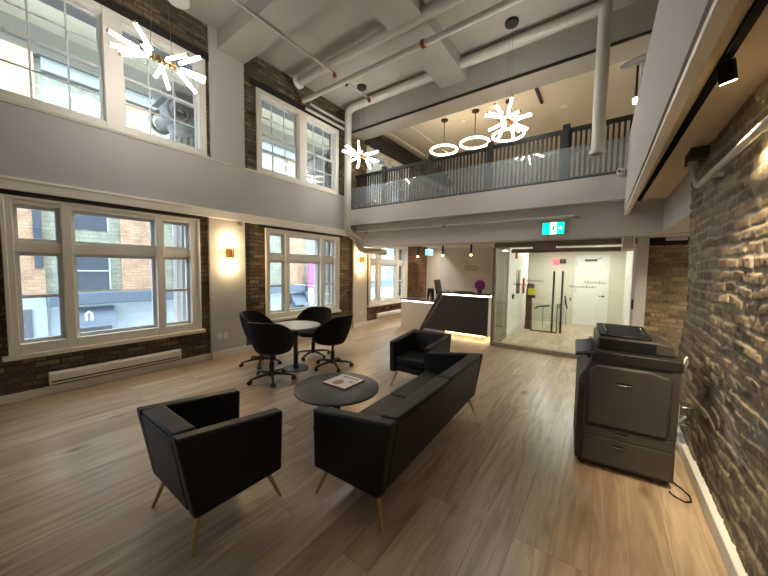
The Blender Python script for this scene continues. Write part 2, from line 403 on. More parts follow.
# right wall: rough brick relief where the camera sees it
def brick_relief(y0,y1,z0,z1,step):
    ny = int((y1-y0)/step)+1; nz = int((z1-z0)/step)+1
    Y,Z = np.meshgrid(np.linspace(y0,y1,ny), np.linspace(z0,z1,nz), indexing='ij')
    def sm(n0,n1,amp):
        g = rng.standard_normal((n0+2,n1+2))
        u = np.linspace(0,n0-.001,ny)[:,None]; v = np.linspace(0,n1-.001,nz)[None,:]
        i = u.astype(int); j = v.astype(int); fu = u-i; fv = v-j
        fu = fu*fu*(3-2*fu); fv = fv*fv*(3-2*fv)
        return amp*((g[i,j]*(1-fu)+g[i+1,j]*fu)*(1-fv)+(g[i,j+1]*(1-fu)+g[i+1,j+1]*fu)*fv)
    L0 = y1-y0; L1 = z1-z0
    zz = Z+sm(int(L0*3),int(L1*4),.011)+sm(int(L0*10),int(L1*12),.004)
    yy = Y+sm(int(L0*3),int(L1*8),.014)+sm(int(L0*14),int(L1*20),.004)
    bh,bw = .082,.235
    row = np.floor(zz/bh).astype(int); fz = zz/bh-row
    yo = yy/bw+(row%2)*.5+((row*7919)%13)/13*.16
    colm = np.floor(yo).astype(int); fy = yo-colm
    rr = row-row.min(); cc = colm-colm.min()
    tab = rng.random((rr.max()+1, cc.max()+1, 4))
    t = tab[rr,cc]
    ez = np.minimum(fz,1-fz)*bh; ey = np.minimum(fy,1-fy)*bw
    e = np.minimum(ez,ey)
    mort = .009+.007*np.clip(sm(int(L0*8),int(L1*10),.6)+.4,0,1.4)
    k = np.clip((e-mort*.6)/(.009),0,1); k = k*k*(3-2*k)
    h = -.008*(1-k) + (t[...,0]-.5)*.010*k + k*((fz-.5)*(t[...,1]-.5)*.012+(fy-.5)*(t[...,2]-.5)*.010)
    h += sm(int(L0*22),int(L1*26),.0012)+sm(int(L0*60),int(L1*60),.0013)+sm(int(L0*1.2),int(L1*1.5),.010)
    pit = np.clip(sm(int(L0*16),int(L1*18),1)-1.5,0,1.5); h -= pit*.008
    pal = np.array([s2l(c) for c in [(112,98,82),(128,112,92),(104,91,76),(138,122,98),(120,107,92),(98,86,72),(146,130,104),(124,106,82)]])
    c = pal[(t[...,3]*len(pal)*.999).astype(int)]
    c = c*(1+sm(int(L0*25),int(L1*25),.14)+sm(int(L0*60),int(L1*60),.12)+sm(int(L0*4),int(L1*4),.12))[...,None]
    mo = np.array(s2l((146,136,118)))*(1+sm(int(L0*20),int(L1*20),.2))[...,None]
    pale = np.clip(sm(int(L0*6),int(L1*9),1)-1.1,0,1)[...,None]
    c = c*k[...,None]+mo*(1-k[...,None]); c = c*(1-pale*.55)+np.array(s2l((206,198,184)))*pale*.55
    c = np.clip(c,.01,.8)
    me = bpy.data.meshes.new('wall_right')
    verts = np.stack([XR-h, Y, Z],-1).reshape(-1,3)
    idx = np.arange(ny*nz).reshape(ny,nz)
    q = np.stack([idx[:-1,:-1],idx[:-1,1:],idx[1:,1:],idx[1:,:-1]],-1).reshape(-1,4)
    me.vertices.add(len(verts)); me.vertices.foreach_set('co', verts.astype(np.float32).ravel())
    me.loops.add(q.size); me.loops.foreach_set('vertex_index', q.astype(np.int32).ravel())
    me.polygons.add(len(q)); me.polygons.foreach_set('loop_start', np.arange(0,q.size,4,dtype=np.int32)); me.polygons.foreach_set('loop_total', np.full(len(q),4,dtype=np.int32))
    me.update(calc_edges=True)
    at = me.color_attributes.new('brick','FLOAT_COLOR','POINT')
    at.data.foreach_set('color', np.concatenate([c.reshape(-1,3),np.ones((ny*nz,1))],1).astype(np.float32).ravel())
    me.shade_smooth()
    m, nt, b = newmat('rough_brick_relief')
    a = N(nt,'ShaderNodeAttribute'); a.attribute_name = 'brick'
    nt.links.new(a.outputs['Color'], b.inputs['Base Color']); b.inputs['Roughness'].default_value = .85; b.inputs['Specular IOR Level'].default_value = .25
    me.materials.append(m)
    return me
me = brick_relief(1.2,4.30,0,2.76,.0085)
o = bpy.data.objects.new('wall_right', me); COL.objects.link(o); struct(o, 'rough old brick wall on the right', 'wall')
struct(MB().box(XR+.04,XR+.4,YB-.2,4.295,0,2.78).build('wall_right_core', M['brickL'], smooth=False), 'brick body of the right wall', 'wall')
struct(MB().box(XR,XR+.04,YB-.2,1.205,0,2.78).build('wall_right_near', M['brickL'], smooth=False), 'near end of the right brick wall', 'wall')
struct(MB().box(XR-.05,XR+.05,YB,4.30,0,.11).build('baseboard_right', M['white'], bevel=.006), 'white baseboard under the right brick wall', 'baseboard')
# far recess right of the entrance
struct(MB().box(.40,2.2,6.9,7.1,0,2.75).build('wall_far', M['brickF'], smooth=False), 'brick wall beside the glass entrance', 'wall')
struct(MB().box(2.0,2.2,4.0,6.9,0,2.75).build('wall_recess', M['wallgrey'], smooth=False), 'side wall of the recess', 'wall')
struct(MB().box(XR+.4,2.2,4.0,4.3,0,2.75).build('wall_recess_near', M['wallgrey'], smooth=False), 'near wall of the recess', 'wall')
struct(MB().box(.56,2.0,6.86,6.9,2.08,2.2).build('trim_40', M['lintel'], smooth=False), 'dark steel lintel over the far brick wall', 'trim')
# bulkhead: soffit, fascia, dropped box over the recess
def fx(y): return .195+(6.15-y)*.0140
def strip(mb,a,b,z0,z1,y0=YB,y1=6.2):
    """a strip between offsets a and b from the slightly raking parapet line"""
    return mb.hexa([(fx(y0)+a,y0,z0),(fx(y0)+b,y0,z0),(fx(y1)+b,y1,z0),(fx(y1)+a,y1,z0),(fx(y0)+a,y0,z1),(fx(y0)+b,y0,z1),(fx(y1)+b,y1,z1),(fx(y1)+a,y1,z1)])
fs = strip(MB(),-.012,.05,2.585,3.68)
struct(fs.build('wall_parapet', M['wallgrey'], smooth=False), 'grey parapet of the upper gallery on the right', 'wall')
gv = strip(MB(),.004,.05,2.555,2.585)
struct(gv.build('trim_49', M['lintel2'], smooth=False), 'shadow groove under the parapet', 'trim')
lp = strip(MB(),-.006,.05,2.52,2.555)
struct(lp.build('trim_50', M['trim'], smooth=False), 'cream lip along the bottom of the parapet', 'trim')
struct(MB().hexa([(fx(YB)+.05,YB,2.70),(3.2,YB,2.70),(3.2,6.03,2.70),(fx(6.03)+.05,6.03,2.70),(fx(YB)+.05,YB,ZS),(3.2,YB,ZS),(3.2,6.03,ZS),(fx(6.03)+.05,6.03,ZS)]).build('ceiling_gallery', M['soffit'], smooth=False), 'soffit under the right gallery', 'ceiling')
struct(MB().box(XR,2.0,4.3,6.2,2.22,2.76).build('trim_41', M['wallgrey'], smooth=False), 'dropped bulkhead over the recess', 'trim')
# balcony slab, beam under it
struct(MB().box(XL,3.2,6.03,12.2,ZU,ZS).build('floor_balcony', M['wallgrey'], smooth=False), 'grey fascia and slab of the upper balcony', 'floor')
struct(MB().box(XL,2.0,6.2,6.74,2.2,ZU).build('trim_42', M['wallgrey'], smooth=False), 'dropped beam under the balcony', 'trim')
# ceiling beams
struct(MB().box(XL,3.0,2.66,3.14,5.29,ZC).build('trim_43', M['ceil'], smooth=False, bevel=.0), 'ceiling beam across the lounge', 'trim')
struct(MB().box(XL,3.0,-.75,-.2,5.29,ZC).build('trim_44', M['ceil'], smooth=False), 'ceiling beam near the back', 'trim')
struct(MB().box(XL,3.0,6.0,6.55,5.10,ZC).build('trim_45', M['ceil'], smooth=False), 'header beam over the balcony', 'trim')
struct(MB().box(XL,3.0,5.985,6.01,5.08,5.125).build('trim_46', M['black'], smooth=False), 'black edge strip on the header beam', 'trim')
struct(MB().box(-2.96,-2.385,3.14,6.0,5.38,ZC).build('trim_47', M['ceil'], smooth=False), 'lengthwise ceiling beam', 'trim')
# closing walls
struct(MB().box(-5.9,3.2,YB-.2,YB,0,ZC).build('wall_back', M['wallgrey'], smooth=False), 'grey wall behind the lounge', 'wall')
struct(MB().box(3.0,3.2,YB,12.2,ZS,ZC).build('wall_gallery_right', M['cream'], smooth=False), 'beige upper wall of the gallery', 'wall')
struct(MB().box(XL,3.0,12.0,12.2,ZS,ZC).build('wall_balcony_far', M['cream'], smooth=False), 'beige far wall of the upper room', 'wall')
struct(MB().box(XL,3.0,6.55,12.0,5.56,5.6).build('ceiling_balcony', M['cream'], smooth=False), 'beige ceiling of the upper room', 'ceiling')
# reception walls
struct(MB().box(-4.17,-1.99,8.7,8.85,0,ZU).build('wall_logo', M['wallgrey'], smooth=False), 'pale wall behind the reception desk', 'wall')
struct(MB().box(XL,-3.0,10.33,10.5,0,ZU).build('wall_reception', M['cream'], smooth=False), 'beige wall at the end of the window wall', 'wall')
struct(MB().box(XL,XL+.015,8.95,10.33,0,2.6).build('wall_left_end', M['brickE'], smooth=False), 'reddish brick strip beyond the last window', 'wall')
# vestibule
struct(MB().box(-1.99,-1.89,7.7,9.9,0,2.26).build('wall_vestibule_left', M['white'], smooth=False), 'white side wall inside the glass entrance', 'wall')
vf = MB().box(-4.2,-.78,11,11.15,0,2.26); vf.box(.09,.6,11,11.15,0,2.26); vf.box(-.78,.09,11,11.15,2.10,2.26)
struct(vf.build('wall_vestibule_far', M['cream'], smooth=False), 'pale wall with the door inside the entrance', 'wall')
struct(MB().box(.44,.56,6.75,11,0,2.26).build('wall_vestibule_right', M['white'], smooth=False), 'white right side wall inside the entrance', 'wall')
struct(MB().box(-4.2,.56,6.75,11.15,2.26,2.32).build('ceiling_vestibule', M['white'], smooth=False), 'white ceiling inside the entrance', 'ceiling')
struct(MB().box(.40,.55,6.60,6.9,0,2.2).build('trim_48', M['wallgrey'], smooth=False), 'grey post right of the glass entrance', 'trim')
struct(MB().box(-1.89,-1.875,7.7,9.9,0,.1).build('baseboard_vestibule', M['white']), None, None)

# ------------------------------------------------------------------ windows
WN = [0]
def low_window(y0):
    WN[0] += 1
    w = sempty('window_%d'%WN[0], 'cream triple window on the lower storey', 'window', (XL,y0,0))
    fr = MB(); X0,X1 = -.10,.035
    z0,z1 = .56,2.40
    L = [(.09,.475),(.565,1.46),(1.55,1.93)]          # three lights
    ys = [0,.09,.475,.565,1.46,1.55,1.93,WW]
    for a,b in zip(ys[::2],ys[1::2]): fr.box(X0,X1,a,b,z0,z1)
    for a,b in L:
        fr.box(X0,X1-.005,a,b,z0,.675); fr.box(X0,X1-.005,a,b,2.315,z1)
        fr.box(X0,X1-.03,a,b,1.76,1.88)               # transom bar
    fr.box(X1,X1+.012,0,.035,z0,z1); fr.box(X1,X1+.012,WW-.035,WW,z0,z1); fr.box(X1,X1+.012,.035,WW-.035,z1-.035,z1)
    fr.build('window_frame', M['trim'], w, bevel=.005)
    MB().box(-.05,.085,-.05,WW+.04,.505,.56).build('window_sill', M['trim'], w, bevel=.008)
    for i,(a,b) in enumerate(L):
        for (c,d) in ((.675,1.76),(1.88,2.315)):
            s = MB(); e = .042; xa,xb = -.095,-.045
            s.box(xa,xb,a,a+e,c,d); s.box(xa,xb,b-e,b,c,d); s.box(xa,xb,a+e,b-e,c,c+e); s.box(xa,xb,a+e,b-e,d-e,d)
            if i != 1 and c < 1: s.box(xa,xb,a+e,b-e,1.21,1.25)
            so = s.build('sash', M['sash'], w, bevel=.003)
            MB().box(-.075,-.069,a+e-.005,b-e+.005,c+e-.005,d-e+.005).build('pane', M['glass'], so, smooth=False)
    return w
def up_window(a,b):
    WN[0] += 1
    w = sempty('window_%d'%WN[0], 'pair of white multi-pane sash windows on the upper storey', 'window', (XL,a,0))
    W = b-a; z0,z1 = upz; fr = MB(); X0,X1 = -.12,.03
    m0 = (W-.20)/2; e = .105
    L = [(e,m0),(m0+.20,W-e)]
    for p,q in ((0,e),(m0,m0+.20),(W-e,W)): fr.box(X0,X1,p,q,z0,z1)
    for p,q in L: fr.box(X0,X1-.004,p,q,z0,z0+.075); fr.box(X0,X1-.004,p,q,z1-.085,z1)
    fr.build('window_frame', M['trim'], w, bevel=.005)
    MB().box(-.02,.05,-.03,W+.02,z0-.03,z0).build('window_sill', M['trim'], w, bevel=.005)
    for p,q in L:
        zm = (z0+z1)/2
        for (c,d,xa,xb) in ((z0+.075,zm+.02,-.085,-.055),(zm-.02,z1-.085,-.12,-.09)):
            s = MB(); t = .035
            s.box(xa,xb,p,p+t,c,d); s.box(xa,xb,q-t,q,c,d); s.box(xa,xb,p+t,q-t,c,c+t); s.box(xa,xb,p+t,q-t,d-t,d)
            for j in (1,2):
                y = p+(q-p)*j/3; s.box(xa+.004,xb-.004,y-.009,y+.009,c+t,d-t)
            zz = (c+d)/2; s.box(xa+.005,xb-.005,p+t,q-t,zz-.009,zz+.009)
            so = s.build('sash', M['sash'], w, bevel=.002)
            xm = (xa+xb)/2
            MB().box(xm-.002,xm+.002,p+t-.004,q-t+.004,c+t-.004,d-t+.004).build('pane', M['glass'], so, smooth=False)
    return w
for y in LOW: low_window(y)
for a,b in UPW: up_window(a,b)

# ------------------------------------------------------------------ outside
struct(MB().box(-60,-5.9,-40,60,-1.7,-1.5).build('street', M['asphalt'], smooth=False), 'grey street outside the windows', 'street')
XF = -12.5
bd = thing('facade_building', 'pale brick building across the street with blue grey storefront fascia', 'building', (XF,0,-1.5))
MB().box(-6,0,1.29,34,2.3,8.6).build('wall', M['buff'], bd, smooth=False)
MB().box(-6,-.05,1.29,34,0,1.95).build('storefront_wall', M['storewhite'], bd, smooth=False)
MB().box(-.1,.25,1.29,34,1.95,2.3).build('fascia', M['bluegrey'], bd, bevel=.02)
c = MB().box(-6,.35,1.3,34,8.6,8.8); c.box(-6,.2,1.4,34,8.25,8.6); c.build('cornice', M['greystone'], bd, bevel=.02)
for y in (2.93,9.2,15.5,22): MB().box(0,.06,y,y+.95,2.3,8.25).build('brick_pilaster', M['orange'], bd, smooth=False)
for y in (1.9,4.4,6.9,11.2,13.2,17.6,19.8):
    for z in (2.38,4.15,6.3):
        wd = MB().box(-.04,.03,y,y+.72,z,z+1.12); o = wd.build('window', M['darkglass'], bd, smooth=False)
        f = MB().box(.03,.05,y-.04,y,z,z+1.16); f.box(.03,.05,y+.72,y+.76,z,z+1.16); f.box(.03,.05,y,y+.72,z+.54,z+.58); f.box(.03,.05,y,y+.72,z+1.12,z+1.16)
        f.build('window_frame', M['storewhite'], o, smooth=False)
for y in (1.85,5.2,9.4,13.0):
    o = MB().box(-.05,-.02,y,y+.8,.6,1.25).build('shop_window', M['darkglass'], bd, smooth=False)
    aw = MB().add([(0,y-.05,1.85),(0,y+.85,1.85),(.45,y-.05,1.3),(.45,y+.85,1.3),(0,y-.05,1.3),(0,y+.85,1.3)],[(0,1,3,2),(0,2,4),(1,5,3),(2,3,5,4),(0,4,5,1)])
    aw.build('awning', M['bluegrey'], bd, smooth=False)
MB().tube([(.42,2.0,1.5),(.42,2.0,1.7),(.42,2.06,1.76),(.42,2.12,1.7),(.42,2.12,1.5)], .025, 8).build('shop_emblem', M['paper'], bd)
BY0,BY1,BZ0,BZ1 = 10.15,10.62,.62,1.98
pk = tag(MB().box(XF+.36,XF+.42,BY0,BY1,BZ0,BZ1).build('banner', M['pink'], smooth=False), 'bright pink vertical banner seen through the second window', 'banner')
wp = tag(MB().box(XF+.36,XF+.42,BY0,BY1,-1.5,BZ0-.02).build('sign_pillar', M['storewhite'], smooth=False), 'white pillar below the pink banner outside', 'pillar')
tw = thing('brick_tower', 'orange brick building corner left of the pale building outside', 'building', (XF,0,-1.5))
MB().box(-5,.1,.78,1.28,2.3,9.6).build('wall', M['orange'], tw, smooth=False); MB().box(-5,.05,.78,1.28,0,2.3).build('storefront_wall', M['storewhite'], tw, smooth=False)
MB().box(.1,.14,1.10,1.26,3.0,5.2).build('window', M['darkglass'], tw, smooth=False)
MB().box(.05,.1,.85,1.0,.5,1.9).build('shop_door', M['darkglass'], tw, smooth=False)
bb_ = thing('glass_tower', 'blue glass building at the left edge of the upper window', 'building', (-17,0,-1.5))
w_ = MB().box(-6,0,-9,.35,0,12).build('wall', M['blueglass'], bb_, smooth=False)
# own portico: fluted columns with scroll capitals, entablature
def column(y, label):
    c = thing('stone_column', label, 'column', (-6.75,y,-1.32), 0, 'stone columns outside the windows')
    s = MB(); n = 96; vs = []; fs = []
    prof = [(.44,.25),(.43,1.8),(.38,5.35)]
    for r,z in prof:
        for k in range(n):
            a = 2*PI*k/n; rr = r-.028*max(0,math.cos(a*20))**.6 if math.cos(a*20) > 0 else r
            vs.append((rr*math.cos(a),rr*math.sin(a),z))
    for i in range(2):
        for k in range(n): fs.append((i*n+k,i*n+(k+1)%n,(i+1)*n+(k+1)%n,(i+1)*n+k))
    s.add(vs,fs); s.build('shaft', M['stone'], c)
    MB().lathe([(.58,-.18),(.58,0),(.56,0.01),(.56,.1),(.52,.14),(.5,.2),(.45,.26)], n=32).build('base', M['stone'], c)
    cp = MB().lathe([(.39,5.35),(.42,5.4),(.40,5.46),(.46,5.6),(.5,5.68)], n=32)
    cp.box(-.52,.52,-.55,.55,6.02,6.14); cp.box(-.40,.40,-.46,.46,5.66,6.02)
    R90 = Matrix.Rotation(PI/2,3,'Y')
    for sy in (-1,1):
        for sx in (-.42,.42):
            cp.tube([(sx,sy*(.40-.0+(.25-.0125*i)*math.sin(i*.42)),5.70+(.25-.0125*i)*math.cos(i*.42)) for i in range(19)], .034, 8)
            cp.ball((sx,sy*.40,5.70),.045,10,8)
        cp.cyl((-.41,sy*.40,5.70),(.41,sy*.40,5.70),.13,.13,24)
    [cp.ball((sx,y_,5.62-.06*math.cos(y_*8)),.06,10,8,(.6,1,1)) for sx in (-.42,.42) for y_ in (-.16,-.08,0,.08,.16)]
    cp.build('capital', M['stone'], c, bevel=.0)
    return c
column(2.8, 'fluted stone column with scroll capital outside the first upper window')
column(6.42, 'fluted stone column outside the second window by the white pipe')
column(-.5, 'fluted stone column outside nearest the back of the lounge')
en = MB().box(-7.15,-6.35,-6,14,4.82,5.16); 
eo = thing('entablature', 'stone beam carried by the columns outside the upper windows', 'beam', (0,0,0))
en.build('architrave', M['siding'], eo, smooth=False)
MB().box(-7.2,-6.38,-6,14,5.16,5.46).build('frieze', M['darkstone'], eo, smooth=False)
MB().box(-7.5,-6.3,-6,14,5.46,6.2).build('cornice', M['siding'], eo, smooth=False)

# ------------------------------------------------------------------ baseboard heaters
def heater(y0,y1,z0,label):
    h = thing('baseboard_heater', label, 'heater', (XL+.02,y0,z0), 0, 'baseboard heaters under the windows')
    W = y1-y0
    MB().prism([(0,0),(.06,0),(.06,.03),(.068,.045),(.068,.125),(.05,.155),(0,.155)],1,0,1).build
    b = MB()
    b.prism([(0,0),(.05,0),(.05,.022),(0,.022)],1,0,W); b.prism([(0,.022),(.012,.022),(.012,.155),(0,.155)],1,0,W)
    b.prism([(.055,.045),(.068,.045),(.068,.13),(.045,.155),(0,.155),(0,.145),(.042,.145),(.055,.125)],1,0,W)
    b.build('housing', M['trim'], h, smooth=False)
    MB().box(.012,.05,.01,W-.01,.024,.044).build('grille', M['black'], h, smooth=False)
    for a,c in ((-.012,0),(W,W+.012)): MB().box(0,.07,a,c,0,.157).build('end_cap', M['trim'], h, smooth=False)
    return h
heater(.56,1.97,.135,'long cream baseboard heater under the nearest window')
heater(7.2,8.6,.135,'white baseboard heater under the farthest window by the desk')

# ------------------------------------------------------------------ pipes and ducts
def pipe(name, label, path, r, m=None, cat='pipe', n=16):
    return tag(MB().tube(path, r, n).build(name, m or M['pipe']), label, cat)
def arc(c, u, v, r, a0, a1, n=8):
    c,u,v = Vector(c),Vector(u),Vector(v)
    return [c+u*(r*math.cos(a0+(a1-a0)*i/n))+v*(r*math.sin(a0+(a1-a0)*i/n)) for i in range(n+1)]
# big white pipe: left riser, run under the ceiling, right open column
Zr = 5.47; Yr = 5.62
rp = thing('drain_pipe', 'fat white pipe rising by the second window and crossing the ceiling', 'pipe', (0,0,0))
e = .17
path = [(-5.23,7.2,2.10),(-5.23,6.26,2.10),(-5.23,6.17,2.12),(-5.23,6.10,2.18),(-5.23,6.05,2.29),(-5.23,6.0,2.36),(-5.23,5.92,2.40),(-5.23,5.76,2.45),(-5.23,5.66,2.53),(-5.23,5.62,2.65),(-5.23,5.62,Zr-e)]
path += arc((-5.23+e,5.62,Zr-e),(-1,0,0),(0,0,1),e,0,PI/2)[1:]
path += [(-2.0,Yr,Zr),(-.19,Yr,Zr)]
MB().tube(path, .083, 20).build('main_run', M['pipe'], rp)
dp = MB().tube([(-.19,Yr,5.58),(-.19,Yr,3.42)], .085, 24); dp.lathe([(.085,.06),(.105,.05),(.105,0),(.08,0),(.07,.05)], (-.19,Yr,3.37), 24)
dp.build('drop_leg', M['pipe'], rp)
for x in (-4.0,-1.2): MB().torus((x,Yr,Zr), .088, .01, Matrix.Rotation(PI/2,3,'Y'), 24, 6).build('pipe_clamp', M['pipe'], rp)
for z in (3.1,4.6): MB().torus((-5.23,Yr,z), .088, .01, None, 24, 6).build('pipe_clamp', M['pipe'], rp)
# sprinkler main
sm = thing('sprinkler_main', 'white sprinkler pipe crossing the ceiling toward the brick wall', 'pipe', (0,0,0))
MB().tube([(-5.46,4.4,5.17),(3.0,4.4,5.17)], .047, 16).build('pipe_run', M['pipe'], sm)
for x in (-5.46,-2.53): MB().cyl((x,4.4,5.17),(x+.06,4.4,5.17),.062,.062,16).build('copper_coupling', M['copper'], sm)
sb = thing('sprinkler_branch', 'thin conduit running along the ceiling to copper elbows', 'pipe', (0,0,0))
MB().tube([(-4.30,-3,5.3),(-4.30,4.2,5.26)], .021, 10).build('pipe_run', M['pipe'], sb)
MB().tube([(-4.30,4.56,5.26),(-4.30,5.25,5.27)], .018, 10).build('pipe_run', M['pipe'], sb)
for y in (4.22,4.54,5.25): MB().tube([(-4.30,y-.03,5.26),(-4.30,y+.02,5.26),(-4.30,y+.03,5.2)], .033, 10).build('copper_elbow', M['copper'], sb)
dc = thing('round_duct', 'round white air duct ending in a diffuser by the brick wall', 'duct', (0,0,0))
MB().tube([(-5.3,4.2,5.43),(3.0,4.2,5.43)], .088, 20).build('duct_run', M['pipe'], dc)
MB().lathe([(.05,-.02),(.125,-.02),(.125,.02),(.09,.05)], (-5.3,4.2,5.43), 24, Matrix.Rotation(PI/2,3,'Y')).build('diffuser', M['white'], dc)
rd = thing('ceiling_diffuser', 'round white ceiling diffuser above the near upper window', 'diffuser', (-5.3,2.02,ZC-.09))
MB().lathe([(.06,0),(.13,.0),(.15,.02),(.15,.09)], n=28).build('ring', M['white'], rd); MB().lathe([(.001,.01),(.055,.01),(.07,.04),(.07,.09)], n=24).build('cone', M['pipe'], rd)
pu = thing('beam_pipe', 'thin white pipe running under the balcony front', 'pipe', (0,0,0))
MB().tube([(-5.3,6.12,2.56),(-.45,6.12,2.56)], .026, 12).build('pipe_run', M['pipe'], pu)
for x in (-5.05,-2.9,-.48): MB().cyl((x,6.12,2.56),(x+.08,6.12,2.56),.04,.04,12).build('coupling', M['curb'], pu)
for x in (-4.0,-1.6): MB().cyl((x,6.12,2.56),(x,6.12,2.75),.008,.008,8).build('hanger', M['pipe'], pu)
for i,(y0,lab) in enumerate(((4.62,'upper of two thin white pipes at the brick wall above the second window'),(4.5,'lower of two thin white pipes at the brick wall above the second window'))):
    pipe('wall_pipe', lab, [(-5.44,y0,5.22-.14*i),(-5.44,5.9,5.22-.14*i)], .032, n=12)
rw = thing('conduit', 'white conduit pipe fixed along the right brick wall', 'pipe', (0,0,0))
MB().tube([(.575,-1,2.33),(.575,3.55,2.33),(.575,3.63,2.36),(.575,3.78,2.5),(.575,3.82,2.59)], .021, 12).build('pipe_run', M['pipe'], rw)
MB().cyl((.575,3.815,2.55),(.575,3.82,2.598),.034,.034,12).build('coupling', M['pipe'], rw)
for y in (2.3,3.2): MB().box(.58,.645,y,y+.03,2.315,2.345).build('strap', M['pipe'], rw)
tag(MB().box(.54,.70,3.72,3.98,2.60,2.70).build('junction_box', M['copierdark'], bevel=.006), 'brown box on the soffit where the wall conduit ends', 'box')

# ------------------------------------------------------------------ seating
def armless_leg(mb, p, q): return mb.tube([p,q],[.017,.011],12)
def lounge(kind, W, label, cat, loc, rz, ncush):
    t = thing(kind, label, cat, loc, rz)
    h = W/2; D = .325
    at = .085
    for s in (-1,1):
        x0,x1 = (s*h, s*(h-at)) if s > 0 else (-h, -h+at)
        poly = [(-.235,.212),(.325,.208),(.338,.628),(-.318,.708)]
        MB().prism(poly,0,min(x0,x1),max(x0,x1)).build('armrest', M['leather'], t, bevel=.016, seg=3)
    # back
    xi = h-at+.004
    bk = MB(); 
    bk.hexa([(-xi,-.24,.225),(xi,-.24,.225),(xi,-.17,.225),(-xi,-.17,.225),(-xi,-.313,.68),(xi,-.313,.68),(xi,-.28,.68),(-xi,-.28,.68)])
    bk.build('backrest', M['leather'], t, bevel=.014, seg=3)
    MB().box(-xi,xi,-.2,.30,.225,.315).build('seat_frame', M['leather'], t, bevel=.012)
    w = 2*xi/ncush
    for i in range(ncush):
        a = -xi+i*w+.004; b = a+w-.008
        MB().box(a,b,-.19,.315,.317,.43).build('seat_cushion', M['leather'], t, bevel=.03, seg=4)
        MB().hexa([(a,-.215,.432),(b,-.215,.432),(b,-.09,.432),(a,-.09,.432),(a,-.312,.708),(b,-.312,.708),(b,-.185,.702),(a,-.185,.702)]).build('back_cushion', M['leather'], t, bevel=.016, seg=4)
    for sx in (-1,1):
        for (ya,yb) in ((.24,.325),(-.17,-.25)):
            MB().tube([(sx*(h-.085),ya,.235),(sx*(h-.025),yb,.0)],[.018,.011],14).build('leg', M['gold'], t)
    return t
lounge('armchair',.645,'black leather armchair with brass legs nearest the camera','armchair',(-2.093,.925,0),0,1)
lounge('armchair',.625,'black leather armchair facing the camera at far end of sofa','armchair',(-2.05,3.73,0),PI-.01,1)
lounge('sofa',1.90,'black leather two-seat sofa with brass legs seen from behind','sofa',(-1.325,2.36,0),math.radians(92.2),2)

# coffee table
ct = thing('coffee_table','low round dark coffee table in front of the sofa','table',(-2.16,2.18,0))
MB().lathe([(.001,.395),(.41,.395),(.425,.40),(.425,.417),(.42,.42),(.001,.42)], n=64).build('tabletop', M['tabletop'], ct)
MB().cyl((0,0,.015),(0,0,.396),.036,.036,24).build('column', M['black'], ct)
MB().lathe([(.001,0),(.24,0),(.24,.008),(.235,.014),(.001,.016)], n=48).build('base_plate', M['black'], ct)
mg = thing('magazine','white covered magazine with red edges on the coffee table','magazine',(-2.18,2.3,.4205))
MB().box(-.155,.155,-.155,.155,0,.014).build('cover', M['red'], mg, bevel=.002)
MB().box(-.152,.152,-.152,.152,.014,.0155).build('cover_page', M['paper'], mg, smooth=False)
pp = MB(); pp.lathe([(.001,0),(.06,0),(.06,.0012),(.001,.0012)], (-.02,-.06,.0155), 20, Matrix.Diagonal(Vector((.9,1.1,1)))); pp.build('cover_picture', M['tan'], mg, smooth=False)
hd = MB()
for i in range(5): hd.box(-.09+i*.042,-.062+i*.042,.085,.12,.0155,.0163)
hd.box(.05,.13,.03,.045,.0155,.0163); hd.box(.05,.12,.0,.012,.0155,.0163)
hd.build('cover_print', M['tabletop'], mg, smooth=False)

# meeting table
mt = thing('meeting_table','small round pale topped meeting table amid swivel chairs','table',(-3.97,3.07,0))
MB().lathe([(.001,.68),(.375,.68),(.39,.688),(.39,.705),(.385,.71),(.001,.71)], n=64).build('tabletop', M['lighttop'], mt)
MB().cyl((0,0,.02),(0,0,.68),.035,.035,20).build('column', M['black'], mt)
MB().lathe([(.001,0),(.20,0),(.20,.012),(.05,.02),(.04,.06),(.001,.06)], n=48).build('base_plate', M['black'], mt)

